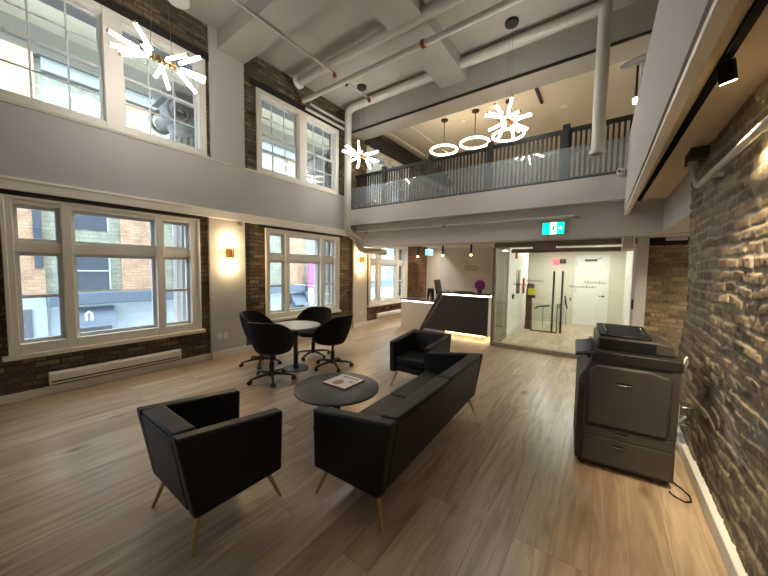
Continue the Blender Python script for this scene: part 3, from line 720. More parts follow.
# swivel chairs
def swivel(label, loc, rz):
    t = thing('swivel_chair', label, 'chair', loc, rz, 'black swivel chairs around the meeting table'); t.scale = (1.08,1.08,1.03)
    n,m = 48,14; vs = []; fs = []
    A = math.radians(128)
    for i in range(n+1):
        th = -A+2*A*i/n
        u = abs(th)/A
        if u < .28: top = .855-.01*(u/.28)**2
        else:
            q = (u-.28)/.72; q = q*q*(3-2*q); top = .845-.265*q-.03*max(0,(u-.85)/.15)
        for j in range(m+1):
            v = j/m; z = .40+(top-.40)*v
            bulge = math.sin(v*PI*.5)**.7
            rx = .165+.115*bulge+.02*v; ry = .16+.10*bulge+.045*v*max(0,math.cos(th))
            vs.append((rx*math.sin(th), -ry*math.cos(th)+.02, z))
    for i in range(n):
        for j in range(m): a = i*(m+1)+j; fs.append((a,a+m+1,a+m+2,a+1))
    o = MB().add(vs,fs).build('shell', M['fabric'], t, ang=80)
    so = o.modifiers.new('thick','SOLIDIFY'); so.thickness = .042; so.offset = 0
    bv = o.modifiers.new('bevel','BEVEL'); bv.width = .014; bv.segments = 3; bv.limit_method = 'ANGLE'; bv.angle_limit = math.radians(50)
    MB().lathe([(.001,.375),(.15,.38),(.19,.40),(.2,.415)], (0,.03,0), 36, Matrix.Diagonal(Vector((1.05,1.05,1)))).build('seat_pan', M['plastic'], t)
    MB().lathe([(.001,.40),(.215,.40),(.235,.42),(.235,.455),(.21,.475),(.001,.48)], (0,.055,0), 40, Matrix.Diagonal(Vector((1,.98,1)))).build('seat_cushion', M['fabric'], t)
    cl = MB().cyl((0,0,.08),(0,0,.26),.032,.032,16); cl.cyl((0,0,.25),(0,0,.385),.02,.02,16); cl.cyl((0,0,.36),(0,0,.385),.07,.1,16)
    cl.build('gas_column', M['plastic'], t)
    st = MB(); st.cyl((0,0,.07),(0,0,.12),.05,.045,20)
    for k in range(5):
        a = 2*PI*k/5+.3; st.tube([(.03*math.cos(a),.03*math.sin(a),.10),(.17*math.cos(a),.17*math.sin(a),.085),(.285*math.cos(a),.285*math.sin(a),.062)],[.022,.018,.013],8)
    st.build('star_base', M['plastic'], t)
    for k in range(5):
        a = 2*PI*k/5+.3; c = MB(); x,y = .285*math.cos(a),.285*math.sin(a); d = Vector((-math.sin(a),math.cos(a),0))*.01
        ca,sa = math.cos(a+.9),math.sin(a+.9)
        for s in (-1,1):
            p = Vector((x,y,.027))+Vector((ca,sa,0))*.014*s
            c.cyl(p-Vector((ca,sa,0))*.008, p+Vector((ca,sa,0))*.008, .027,.027,16)
        c.cyl((x,y,.03),(x,y,.065),.009,.009,8)
        c.build('caster', M['plastic'], t)
    return t
def face(dx,dy): return math.atan2(dy,dx)-PI/2
swivel('black swivel chair nearest the camera with its back turned', (-3.82,2.535,0), face(-.28,.62))
swivel('black swivel chair left of the meeting table beside the grey wall', (-4.60,2.86,0), face(.62,.42))
swivel('black swivel chair right of the meeting table in profile', (-3.56,3.49,0), face(-.75,-.12))
swivel('black swivel chair behind the meeting table in front of the window', (-4.28,3.70,0), face(.22,-.75))

# ------------------------------------------------------------------ copier
cp = thing('photocopier','large dark grey office photocopier standing by the right brick wall','copier',(.172,3.0,0),math.radians(5))
bd_ = MB(); bd_.prism([(-.315,.055),(.31,.055),(.30,.92),(-.205,.92),(-.235,.90),(-.315,.74)],1,0,.62); bd_.build('body', M['copier'], cp, bevel=.012, seg=3)
MB().box(-.29,.29,.03,.6,.025,.06).build('plinth', M['plastic'], cp)
for x in (-.26,.26):
    for y in (.06,.56): MB().cyl((x-.015,y,.027),(x+.015,y,.027),.027,.027,14).build('caster', M['plastic'], cp)
sp_ = MB().prism([(-.235,.895),(.318,.895),(.318,.975),(-.225,.985)],1,-.012,.63); sp_.build('scanner_unit', M['copierdark'], cp, bevel=.01, seg=3)
ad_ = MB(); ad_.prism([(-.19,.986),(.29,.978),(.285,1.06),(.18,1.075),(-.19,1.08)],1,.10,.60); ad_.build('document_feeder', M['copier'], cp, bevel=.01, seg=3)
fd = MB().prism([(-.18,.992),(.18,.987),(.18,1.062),(-.18,1.068)],1,.09,.105); fd.build('feeder_slot', M['black'], cp, smooth=False)
MB().hexa([(-.175,.16,1.08),(.165,.16,1.075),(.165,.54,1.075),(-.175,.54,1.08),(-.175,.16,1.10),(.165,.16,1.095),(.165,.54,1.135),(-.175,.54,1.14)]).build('feeder_tray', M['black'], cp, bevel=.006)
for x in (-.13,.125): MB().hexa([(x-.006,.18,1.10),(x+.006,.18,1.10),(x+.006,.42,1.12),(x-.006,.42,1.12),(x-.006,.18,1.125),(x+.006,.18,1.125),(x+.006,.42,1.145),(x-.006,.42,1.145)]).build('paper_guide', M['chrome'], cp, bevel=.002)
pd = MB(); pd.prism([(-.245,.385),(.235,.385),(.255,.40),(.255,.84),(.13,.875),(-.20,.875),(-.245,.83)],1,-.028,.006)
o = pd.build('bypass_door', M['copier'], cp, bevel=.02, seg=3)
def grip(parent,x,z,y): 
    MB().box(x-.045,x+.045,y-.004,y+.01,z-.012,z+.004).build('grip', M['black'], parent, smooth=False)
    MB().box(x-.045,x+.045,y-.007,y+.002,z-.018,z-.011).build('grip_lip', M['chrome'], parent, bevel=.002)
grip(o,-.02,.755,-.029)
for (z0,z1,zh,nm) in ((.29,.37,.345,'paper_drawer'),(.07,.283,.243,'paper_drawer')):
    o = MB().box(-.265,.295,-.012,.01,z0,z1).build(nm, M['copier'], cp, bevel=.006)
    grip(o,-.02,zh,-.013)
MB().box(-.31,-.272,-.008,.01,.07,.70).build('front_bezel', M['copierdark'], cp, bevel=.004)
MB().box(.262,.308,-.006,.01,.385,.90).build('side_panel', M['copier'], cp, bevel=.004)
MB().box(-.30,-.275,-.012,.0,.60,.635).build('usb_port', M['black'], cp)
tb = MB(); tb.hexa([(-.345,-.02,.925),(-.215,-.02,.955),(-.215,.24,1.02),(-.345,.24,.99),(-.35,-.02,.942),(-.22,-.02,.972),(-.22,.24,1.04),(-.35,.24,1.01)])
o = tb.build('control_panel', M['copierdark'], cp, bevel=.006)
MB().hexa([(-.34,.0,.950),(-.228,.0,.976),(-.228,.22,1.034),(-.34,.22,1.008),(-.3405,.0,.953),(-.2285,.0,.979),(-.2285,.22,1.037),(-.3405,.22,1.011)]).build('touch_screen', M['screen'], o, smooth=False)
MB().tube([(-.22,.12,.91),(-.28,.12,.95)],.03,10).build('panel_arm', M['copierdark'], cp)
tag(MB().tube([(.495,3.10,.93),(.503,3.10,.985),(.514,3.11,1.0),(.522,3.13,.95),(.512,3.15,.89),(.495,3.17,.86)],.006,8).build('cable', M['outlet']), 'white cable looping from the copier side', 'cable')
tag(MB().tube([(.47,3.16,.02),(.53,3.10,.008),(.57,3.02,.008),(.565,2.95,.008),(.53,2.92,.008),(.48,2.95,.008),(.455,2.99,.01)],.005,8).build('power_cord', M['plastic']), 'black power cord curled on the floor by copier foot', 'cable')
ob = thing('outlet_box','grey electrical box on the right brick wall behind the copier','outlet',(.57,3.62,.32))
MB().box(0,.09,-.06,.06,0,.16).build('box', M['chrome'], ob, bevel=.005); MB().box(-.006,0,-.05,.05,.01,.15).build('cover_plate', M['outlet'], ob, bevel=.003)
tag(MB().tube([(.565,3.6,.36),(.535,3.5,.34),(.54,3.42,.38),(.575,3.38,.46)],.008,8).build('wall_cable', M['outlet']), 'white cable curving out of the electrical box', 'cable')

# ------------------------------------------------------------------ reception desk
rd_ = thing('reception_desk','reception desk with dark slanted panel and lower white counter','desk',(0,7.0,0))
x0,x1 = -3.0-.85,-2.13
# white low counter
MB().box(-4.5,-3.3,0,.62,.0,.755).build('white_counter', M['deskwhite'], rd_, bevel=.004)
MB().box(-4.53,-3.28,-.02,.70,.785,.815).build('low_worktop', M['desktop'], rd_, bevel=.004)
MB().box(-4.49,-3.30,.0,.02,.757,.783).build('led_strip', M['led'], rd_, smooth=False)
# dark tall block with raking left edge
MB().prism([(-3.80,.10),(-2.13,.10),(-2.13,1.0),(-3.27,1.0)],1,-.03,-.002).build('dark_panel', M['deskdark'], rd_, bevel=.003)
MB().prism([(-3.90,.03),(-3.815,.03),(-3.285,1.0),(-3.37,1.0)],1,-.06,-.002).build('raking_edge', M['desktop'], rd_, bevel=.003)
MB().prism([(-3.80,.10),(-3.77,.10),(-3.24,1.0),(-3.27,1.0)],1,-.042,-.031).build('brass_inlay', M['gold'], rd_, smooth=False)
MB().box(-2.16,-2.13,.0,.62,.10,1.0).build('end_panel', M['white'], rd_, bevel=.003)
MB().box(-3.3,-2.2,.06,.62,.10,.98).build('carcass', M['deskdark'], rd_, smooth=False)
MB().box(-3.38,-2.10,-.03,.42,1.035,1.07).build('worktop', M['desktop'], rd_, bevel=.004)
MB().box(-3.26,-2.14,-.02,.0,1.003,1.03).build('led_strip', M['led'], rd_, smooth=False)
MB().box(-2.16,-2.14,.02,.40,1.004,1.032).build('led_strip', M['led'], rd_, smooth=False)
pl = MB().box(-3.7,-2.25,.10,.6,0,.10); pl.build('plinth', M['cream'], rd_, smooth=False)
lt = MB().box(-3.2,-2.24,.06,.08,.065,.098); lt.box(-2.24,-2.22,.08,.58,.065,.098); lt.build('plinth_led', M['ledwarm'], rd_, smooth=False)
mo = thing('monitor','black desktop monitor on the reception desk seen edge on','monitor',(-3.53,7.36,.816),math.radians(101))
MB().hexa([(-.26,-.015,.14),(.26,-.015,.14),(.26,.02,.14),(-.26,.02,.14),(-.26,.06,.54),(.26,.06,.54),(.26,.09,.54),(-.26,.09,.54)]).build('screen', M['screen'], mo, bevel=.006)
MB().tube([(0,.03,.01),(0,.05,.2)],.02,10).build('stand', M['plastic'], mo); MB().box(-.11,.11,-.06,.1,0,.012).build('foot', M['plastic'], mo, bevel=.004)
ph = thing('desk_phone','small black device standing left of the monitor','phone',(-3.80,7.36,.816))
MB().box(-.09,.09,-.03,.05,0,.30).build('body', M['plastic'], ph, bevel=.012); MB().box(-.07,.07,-.034,-.03,.12,.27).build('display', M['screen'], ph, smooth=False)
def bottle(label,x,y):
    b = thing('bottle', label, 'bottle', (x,y,.816), 0, 'white bottles on the low counter')
    MB().lathe([(.001,0),(.03,0),(.033,.01),(.033,.10),(.012,.13),(.012,.145),(.001,.145)], n=20).build('body', M['outlet'], b)
    q = MB().cyl((0,0,.145),(0,0,.17),.006,.006,8); q.box(-.008,.03,-.008,.008,.165,.178); q.build('pump', M['outlet'], b)
bottle('white pump bottle on low counter, left one',-3.68,7.12)
bottle('white pump bottle on low counter, right one beside the dark panel',-3.47,7.06)
tag(MB().box(-4.36,-4.02,7.02,7.24,.8155,.83).build('tray', M['desktop'], bevel=.004), 'flat dark tray on the left end of low counter', 'tray')
kb = tag(MB().box(-2.98,-2.58,7.14,7.30,1.0705,1.095).build('paper_tray', M['plastic'], bevel=.005), 'black tray lying on the tall desk top', 'tray')
tag(MB().box(-3.12,-3.03,7.08,7.12,1.0705,1.105).build('card_holder', M['outlet'], bevel=.003), 'small clear card holder on tall desk top', 'holder')
orc = thing('orchid','purple flower arrangement on the right end of the tall desk','flower',(-2.42,7.22,1.0705))
MB().lathe([(.001,0),(.045,0),(.06,.07),(.05,.07),(.001,.05)], n=20).build('pot', M['pot'], orc)
st = MB()
for i in range(7):
    a = i*.9; st.tube([(0,0,.05),(.04*math.cos(a),.04*math.sin(a),.11),(.09*math.cos(a),.05*math.sin(a),.14+.02*(i%3))],.004,6)
st.build('stems', M['leaf'], orc)
pt = MB()
for i in range(34):
    a = i*2.399; w_ = 1-2*(i+.5)/34; r = .095*math.sqrt(1-w_*w_)
    c = (r*math.cos(a), r*math.sin(a), .19+.105*w_)
    for k in range(5):
        b_ = k*2*PI/5+i; pt.ball((c[0]+.018*math.cos(b_), c[1]+.010*math.sin(b_), c[2]+.018*math.sin(b_)), .016, 8, 6, (1,.5,1))
pt.build('petals', M['petal'], orc)

# gold logo on the wall: ring letters over a thin line
lg = thing('wall_logo','small gold lettering sign on the wall behind the desk','sign',(-3.2,8.7,1.68))
RX = Matrix.Rotation(PI/2,3,'X')
q = MB()
for x,r in ((-.12,.055),(.02,.065),(.14,.06)): q.torus((x,-.012,0), r, .016, RX, 28, 8)
q.build('letters', M['gold'], lg); q = MB(); q.box(-.12,.62,-.01,0,-.135,-.125); q.build('underline', M['gold'], lg, smooth=False)
# pendant lamps over the desk
def pend(label,x,y,zb):
    p = thing('pendant_lamp', label, 'lamp', (x,y,zb), 0, 'small pendant lamps over the reception desk')
    MB().cyl((0,0,.09),(0,0,.32),.026,.026,16).build('body', M['black'], p); MB().cyl((0,0,.32),(0,0,ZU-zb),.004,.004,6).build('cord', M['black'], p)
    MB().ball((0,0,.065),.045,16,10).build('glass_globe', M['globe'], p); MB().ball((0,0,.07),.018,12,8).build('bulb', M['warmbulb'], p)
M['globe'] = glassmat('clear_globe', (.97,.97,.95), 1.2, .03)
pend('black pendant lamp over the low counter, in front of the brick',-4.18,7.3,1.90)
pend('middle black pendant lamp, over the monitor',-3.44,7.3,1.92)
pend('black pendant lamp right of the others, above gold sign',-2.69,7.3,1.92)
# cyan exit sign in the far left corner
ex2 = thing('small_exit_sign','glowing cyan sign hanging by the brick at the far left','sign',(-5.0,9.5,2.12))
MB().box(-.06,.06,-.16,.16,-.02,.20).build('housing', M['white'], ex2, bevel=.006)
MB().box(.06,.066,-.145,.145,0,.18).build('lit_face', M['cyan'], ex2, smooth=False); MB().box(-.055,.055,-.165,-.16,0,.18).build('lit_edge', M['cyan'], ex2, smooth=False)
MB().cyl((0,0,.2),(0,0,ZU-2.12),.012,.012,8).build('stem', M['white'], ex2)

# ------------------------------------------------------------------ sconces
def sconce(label,y,z,x=XL+.05):
    s = thing('wall_sconce', label, 'lamp', (x,y,z), 0, 'brass wall sconces on the pilasters')
    MB().box(0,.012,-.05,.05,-.10,.10).build('back_plate', M['gold'], s, bevel=.003)
    g = MB()
    for k in range(5): 
        a = -PI/2+PI*k/4; g.cyl((.06+.045*math.cos(a),.06*math.sin(a),-.085),(.06+.045*math.cos(a),.06*math.sin(a),.085),.013,.013,10)
    g.torus((.055,0,.08),.06,.006,None,24,6); g.torus((.055,0,-.08),.06,.006,None,24,6)
    g.build('brass_tubes', M['gold'], s)
    for zz in (-.125,.125): MB().ball((.06,0,zz),.036,14,10).build('bulb', M['warmbulb'], s)
    rod = MB().cyl((.035,0,-.26),(.035,0,.26),.008,.008,8); rod.build('rod', M['gold'], s)
    for zz in (-.17,.17):
        L = bpy.data.lights.new('sconce_light','POINT'); L.energy = 4.5; L.color = (1,.74,.42); L.shadow_soft_size = .035
        lo = bpy.data.objects.new('sconce_light', L); COL.objects.link(lo); lo.location = (x+.10,y,z+zz*1.25)
sconce('brass wall sconce on the grey pilaster by the nearest window',2.79,1.86)
sconce('brass wall sconce on the pilaster behind the white pipe',6.42,1.86)

# wall plates
def plate(label,y,z,x):
    p = thing('wall_outlet', label, 'outlet', (x,y,z), 0, 'white wall outlets on the pilasters')
    MB().box(0,.006,-.035,.035,-.057,.057).build('plate', M['outlet'], p, bevel=.002)
    for zz in (-.022,.022): MB().box(.006,.008,-.015,.015,zz-.013,zz+.013).build('socket', M['white'], p, bevel=.001)
plate('left of two white wall outlets on the near pilaster',2.60,.39,XL+.05)
plate('right of two white wall outlets on the near pilaster',2.71,.39,XL+.05)
plate('white wall outlet on the far pilaster below its sconce',6.45,.39,XL+.05)
tag(MB().cyl((XL+.05,2.97,2.40),(XL+.13,2.97,2.40),.03,.045,14).build('motion_sensor', M['curb']), 'small beige sensor at the top of near pilaster', 'sensor')

# ------------------------------------------------------------------ chandeliers
def chandelier(label, loc, seed, rz):
    c = thing('chandelier', label, 'chandelier', loc, rz, 'starburst tube chandeliers over the lounge')
    rr = random.Random(seed)
    h = MB().cyl((-.15,0,0),(.15,0,0),.022,.022,14)
    for x in (-.13,-.075,-.025,.025,.075,.13): h.lathe([(.02,-.008),(.05,-.008),(.05,.008),(.02,.008)], (x,0,0), 18, Matrix.Rotation(PI/2,3,'Y'))
    h.build('brass_hub', M['gold'], c)
    dirs = [(-.97,.0,.12,-.15),(-.88,.36,-.06,-.13),(-.72,.66,.05,-.10),(-.62,-.45,.42,-.06),(.45,-.85,.10,.0),(.62,-.55,.40,.12),(.98,.05,-.03,.15),(.88,-.40,-.12,.13),(.72,.15,-.45,.12),(.40,.55,-.48,-.02),(.0,.97,-.15,.04),(-.5,-.78,-.20,-.10),(-.8,-.1,-.42,-.1)]
    for dx,dy,dz,ox in dirs:
        d = Vector((dx,dy,dz)).normalized(); o = Vector((ox,0,0))
        p0 = o+d*.08; p1 = o+d*.345
        t = MB().cyl(p0,p1,.019,.019,12).build('light_tube', M['bulb'], c)
        MB().cyl(p1,p1+d*.018,.020,.020,12).build('end_cap', M['gold'], t)
    w = MB()
    for x in (-.12,.12): w.cyl((x,0,.02),(x*.3,0,ZC-loc[2]),.003,.003,6)
    w.build('suspension_wire', M['chrome'], c)
    MB().lathe([(.001,0),(.10,0),(.105,.01),(.105,.045),(.001,.045)], (0,0,ZC-loc[2]-.045), 28).build('canopy', M['black'], c)
    return c
chandelier('starburst chandelier of white tubes in front of the nearest upper window',(-4.54,1.53,4.14),1,math.radians(90))
chandelier('starburst chandelier of white tubes far left beside the white pipe',(-4.52,5.28,4.14),2,math.radians(90))
chandelier('starburst chandelier of white tubes centred before the balcony',(-1.41,5.32,4.08),3,math.radians(82))

# ------------------------------------------------------------------ balcony railing
br_ = thing('balcony_railing','black picket railing with posts along the upper balcony','railing',(0,6.24,ZS))
MB().box(XL+.02,.26,-.03,.03,.86,.93).build('top_rail', M['railgrey'], br_, bevel=.006)
MB().box(XL+.02,.26,-.02,.02,.06,.10).build('bottom_rail', M['railgrey'], br_, bevel=.004)
for x in (-4.57,-3.28,-1.97,-.67): MB().box(x-.055,x+.055,-.055,.055,0,1.0).build('post', M['railgrey'], br_, bevel=.006)
x = XL+.08
while x < .24:
    if min(abs(x-p) for p in (-4.57,-3.28,-1.97,-.67)) > .07: MB().box(x-.016,x+.016,-.016,.016,.10,.86).build('picket', M['railgrey'], br_, smooth=False)
    x += .0735
gg = thing('glass_guard','frameless glass guard in front of the balcony railing','glass',(0,6.09,ZS))
for a,b in ((XL+.03,-4.0),(-3.99,-2.6),(-2.59,-1.2),(-1.19,.19)): MB().box(a,b,-.006,.006,.03,.56).build('glass_panel', M['guard'], gg, smooth=False)
MB().box(XL+.03,.19,-.02,.02,0,.035).build('base_channel', M['black'], gg, smooth=False)
# upstairs
def ringp(label,x,y):
    r = thing('ring_pendant', label, 'lamp', (x,y,4.78), 0, 'glowing ring pendants upstairs')
    MB().torus((0,0,0),.34,.026,None,56,10).build('ring', M['ringlight'], r)
    MB().lathe([(.001,0),(.09,0),(.09,.03),(.001,.03)], (0,0,5.53-4.78), 24).build('canopy', M['black'], r)
    w = MB().cyl((0,0,.26),(0,0,.75),.010,.010,8)
    for k in range(3):
        a = 2*PI*k/3; w.cyl((.33*math.cos(a),.33*math.sin(a),.02),(0,0,.27),.002,.002,5)
    w.build('stem', M['black'], r)
ringp('glowing ring pendant upstairs, farthest left behind the railing',-3.63,7.6)
ringp('middle glowing ring pendant upstairs',-2.80,7.6)
ringp('glowing ring pendant upstairs behind the central chandelier',-2.0,7.6)
for x,y,l in ((-3.23,7.9,'small lit ceiling downlight upstairs above the left ring pendants'),(-2.42,7.6,'small lit ceiling downlight upstairs beside the central chandelier')):
    d = thing('downlight', l, 'lamp', (x,y,5.545), 0, 'ceiling downlights upstairs')
    MB().lathe([(.045,0),(.06,-.006),(.065,.012),(.045,.012)], n=24).build('trim_ring', M['white'], d); MB().lathe([(.001,.006),(.045,.006),(.045,.010),(.001,.010)], n=20).build('lens', M['downl'], d)
tag(MB().box(-1.43,-1.37,7.3,8.1,5.52,5.56).build('linear_diffuser', M['black'], smooth=False), 'dark slot diffuser in the upstairs ceiling right of the chandelier', 'vent')
for xx,lab,y1 in ((-5.0,'white sprinkler pipe under the upstairs ceiling by the brick',11.5),(-4.3,'thinner white pipe under the upstairs ceiling behind the left chandelier',11.2)):
    pipe('upstairs_pipe', lab, [(xx,6.6,5.35),(xx,y1,5.35)], .035 if xx < -4.5 else .018, n=10)
tag(MB().box(-5.5,-5.3,6.56,12,5.05,5.3).build('steel_beam', M['lintel'], smooth=False), 'dark steel beam upstairs along the brick wall', 'beam')
spz = thing('pendant_spot','lit black pendant spot upstairs next to the right parapet','lamp',(.27,6.9,4.52))
MB().cyl((0,0,.06),(0,0,1.02),.018,.018,10).build('rod', M['black'], spz); MB().lathe([(.001,.0),(.035,0),(.045,.07),(.02,.09)], n=18).build('lens', M['downl'], spz)
for x,y,l in ((.27,6.9,'black disc on the upstairs ceiling left of its twin'),(.42,7.1,'black disc on the upstairs ceiling right of its twin')):
    tag(MB().lathe([(.001,0),(.11,0),(.11,.03),(.001,.03)], (x,y,5.53), 24).build('ceiling_disc', M['black']), l, 'lamp', 'black discs upstairs')
wc = thing('security_camera','white dome camera at right end of the balcony slab','camera',(.11,5.98,3.16))
MB().ball((0,0,0),.055,20,12).build('dome', M['outlet'], wc); MB().ball((-.02,-.045,.0),.022,12,8).build('lens', M['plastic'], wc); MB().box(-.03,.03,.03,.05,-.05,.05).build('mount', M['outlet'], wc)
ws = thing('wall_camera','white bullet camera mounted on top of the right parapet','camera',(.15,4.35,4.0-.13))
MB().cyl((-.10,.0,.0),(.08,0,.03),.035,.045,16).build('body', M['outlet'], ws); MB().cyl((-.13,0,-.005),(-.10,0,0),.022,.03,12).build('lens', M['outlet'], ws); MB().tube([(.05,0,0),(.065,0,-.21)],.012,8).build('bracket', M['outlet'], ws)

# ------------------------------------------------------------------ soffit track
tr = thing('track_light','black track with spotlights along the right soffit','lamp',(.487,0,2.70),math.radians(1.35))
MB().box(-.02,.02,-3,5.95,-.02,0).build('rail', M['track'], tr, smooth=False)
def head(y,tilt=.5,lx=.35):
    h = MB().cyl((0,y,-.02),(0,y,-.06),.012,.012,10); h.build('stem', M['black'], tr)
    d = Vector((.185,.30,-.75)).normalized(); c = Vector((.0,y,-.085))
    b = MB().cyl(c-d*.045, c+d*.05, .033,.033,20).build('spot_head', M['track'], tr)
    MB().cyl(c+d*.051, c+d*.053, .028,.028,20).build('lens', M['spot'], b)
    L = bpy.data.lights.new('track_spot','SPOT'); L.energy = 100; L.color = (1,.82,.54); L.spot_size = math.radians(66); L.spot_blend = .9; L.shadow_soft_size = .03
    lo = bpy.data.objects.new('track_spot', L); COL.objects.link(lo); lo.location = Vector((.487,0,2.70))+c+d*.085
    lo.rotation_euler = d.to_track_quat('-Z','Y').to_euler()
head(2.25); head(.7); head(-.9)

# ------------------------------------------------------------------ glass entrance
LH = (.7,1.0,.6,1.7,.8,1.9,.6,1.1,.7)
ge = thing('glass_entrance','glass entrance partition with double doors and bronze header','entrance',(0,6.68,0))
MB().box(-1.94,.42,-.05,.05,2.10,2.2).build('header', M['bronze'], ge, bevel=.004)
MB().box(-1.60,.40,-.03,.03,1.985,2.06).build('door_header', M['bronze'], ge, bevel=.004)
MB().box(-1.96,-1.90,-.05,.05,0,2.10).build('frame_post', M['bronze'], ge, bevel=.004)
MB().box(.36,.42,-.04,.04,.09,2.10).build('frame_post', M['white'], ge, bevel=.004)
MB().box(-1.96,.42,-.06,.08,0,.085).build('threshold', M['curb'], ge, bevel=.004)
MB().box(-1.96,-1.88,.08,1.04,0,.085).build('threshold', M['curb'], ge, bevel=.004)
MB().box(-1.96,-1.88,.05,1.04,2.10,2.2).build('side_header', M['bronze'], ge, bevel=.004)
MB().box(-1.925,-1.913,.05,1.03,.085,2.10).build('side_glass', M['entry'], ge, smooth=False)
MB().box(-1.90,-1.64,-.006,.006,.085,2.10).build('fixed_glass', M['entry'], ge, smooth=False)
MB().box(-1.62,.36,-.006,.006,2.06,2.10).build('transom_glass', M['entry'], ge, smooth=False)
for (a,b,hx) in ((-1.62,-.735,-.80),(-.72,.355,-.655)):
    d = MB().box(a,b,-.006,.006,.095,1.985).build('glass_door', M['entry'], ge, smooth=False)
    hd = MB().cyl((hx,-.05,.44),(hx,-.05,1.62),.017,.017,14)
    for z in (.6,1.45): hd.cyl((hx,-.05,z),(hx,0,z),.009,.009,8)
    hd.build('pull_handle', M['steel'], d)
    # two lines of small frosted script, as squiggles
    sx = hx-.62 if hx < -.7 else hx+.22
    for (ox,oz,n) in ((.12,1.43,7),(-.12,1.345,9)):
        q = MB(); pts = []
        for i in range(n*6+1):
            u = i/6; hh_ = LH[(int(u)*5+n)%9]; pts.append((sx+ox+u*.045+.013*math.cos(u*2*PI)*(1.4-.3*hh_), -.008, oz+.018*hh_*math.sin(u*2*PI+.4*hh_)+.008*(hh_-1)))
        q.tube(pts,.0045,5); q.build('lettering', M['frost'], d)
cz = thing('door_closer','bronze door operator box above the glass doors','door operator',(-.98,6.60,2.02))
MB().box(-.2,.2,-.05,0,.02,.15).build('case', M['bronze'], cz, bevel=.004)
es = thing('exit_sign','green exit sign with white running man above the glass doors','sign',(-.79,6.16,2.275)); es.scale = (.92,1,.88)
MB().box(-.195,.195,-.02,.035,-.015,.245).build('housing', M['chrome'], es, bevel=.006)
MB().box(-.182,.182,-.024,-.02,.0,.23).build('green_face', M['green'], es, smooth=False)
MB().box(-.052,.058,-.0255,-.024,.0,.23).build('white_field', M['exitwhite'], es, smooth=False)
rm = MB(); y = -.028
rm.ball((.022,y,.185),.017,10,8,(1,.3,1))
for p,q,r in (((.016,.16),(-.004,.10),.015),((.012,.155),(.042,.135),.008),((.042,.135),(.048,.115),.007),((.008,.15),(-.022,.14),.008),((-.022,.14),(-.03,.115),.007),((-.004,.10),(.026,.075),.010),((.026,.075),(.018,.035),.009),((-.004,.10),(-.016,.06),.010),((-.016,.06),(-.042,.05),.008)):
    rm.cyl((p[0],y,p[1]),(q[0],y,q[1]),r,r,8)
rm.build('running_man', M['green2'] if 'green2' in M else M['leaf'], es)
ar = MB(); ar.prism([(.085,.105),(.12,.105),(.12,.075),(.155,.115),(.12,.155),(.12,.125),(.085,.125)],1,-.0262,-.024); ar.build('arrow', M['exitwhite'], es, smooth=False)
spk = thing('wall_speaker','white speaker at the top right of the glass entrance','speaker',(.27,6.42,1.97))
MB().box(-.085,.085,-.08,.07,0,.27).build('cabinet', M['outlet'], spk, bevel=.02, seg=3)
MB().box(-.065,.065,-.086,-.08,.03,.24).build('grille', M['pipe'], spk, bevel=.004); MB().box(-.02,.02,.07,.2,.15,.19).build('bracket', M['outlet'], spk)
tag(MB().box(.372,.40,6.60,6.639,1.0,1.16).build('card_reader', M['plastic'], bevel=.005), 'black card reader on the frame right of the glass doors', 'card reader')
el = thing('emergency_light','white emergency light strip over the far brick wall','lamp',(.9,6.84,2.26-.11))
MB().box(-.13,.13,-.06,.02,0,.055).build('case', M['outlet'], el, bevel=.01); MB().box(-.12,.12,-.064,-.06,.008,.03).build('diffuser', M['paper'], el)

# vestibule contents
dr = sempty('door_1','cream door with lever handle inside the entrance','door',(-.725,11.0,0))
fr = MB().box(-.055,0,-.02,.02,0,2.11); fr.box(.76,.815,-.02,.02,0,2.11); fr.box(-.055,.815,-.02,.02,2.05,2.11); fr.build('door_frame', M['white'], dr, bevel=.004)
MB().box(0,.76,.0,.04,.0,2.05).build('door_leaf', M['white'], dr, bevel=.003)
hh = MB().cyl((.69,-.012,.90),(.69,0,.90),.03,.03,16); hh.tube([(.69,-.012,.90),(.69,-.05,.90),(.58,-.05,.90)],.010,8); hh.build('lever_handle', M['steel'], dr)
for z in (.3,1.0,1.8): MB().cyl((.0,-.012,z),(.0,-.012,z+.1),.009,.009,8).build('hinge', M['chrome'], dr)
cl = MB().box(.2,.5,-.06,0,1.93,1.99); cl.tube([(.35,-.05,1.97),(.55,-.12,2.0),(.62,-.03,2.06)],.008,6); cl.build('closer', M['steel'], dr)
for x,y,l in ((-1.38,9.9,'left ceiling light panel glowing inside the entrance'),(-.24,10.0,'right ceiling light panel glowing inside the entrance')):
    p = thing('ceiling_light', l, 'lamp', (x,y,2.235), 0, 'ceiling lights inside the entrance')
    MB().box(-.17,.17,-.17,.17,.0,.024).build('frame', M['white'], p, bevel=.003); MB().box(-.15,.15,-.15,.15,-.012,0).build('diffuser', M['panel'], p, bevel=.004)
for y in (8.2,):
    p = thing('ceiling_light', 'ceiling light panel just inside the glass doors', 'lamp', (-.7,y,2.235), 0, 'ceiling lights inside the entrance')
    MB().box(-.17,.17,-.17,.17,.0,.024).build('frame', M['white'], p, bevel=.003); MB().box(-.15,.15,-.15,.15,-.012,0).build('diffuser', M['panel'], p, bevel=.004)
wp_ = tag(MB().tube([(-1.70,9.25,0),(-1.70,9.25,.4),(-1.71,9.25,.9),(-1.68,9.25,1.2),(-1.67,9.25,1.27)],[.10,.085,.08,.095,.08],16).build('wooden_post', M['wood']), 'rough brown wooden post inside the glass entrance', 'post')
ys_ = thing('yellow_notice','yellow and black notice fixed to the wooden post','sign',(-1.63,9.157,.86))
MB().box(-.09,.09,-.008,.008,.10,.28).build('yellow_panel', M['yellow'], ys_, bevel=.003); MB().box(-.10,.10,-.008,.008,.02,.10).build('black_panel', M['black'], ys_, bevel=.003)
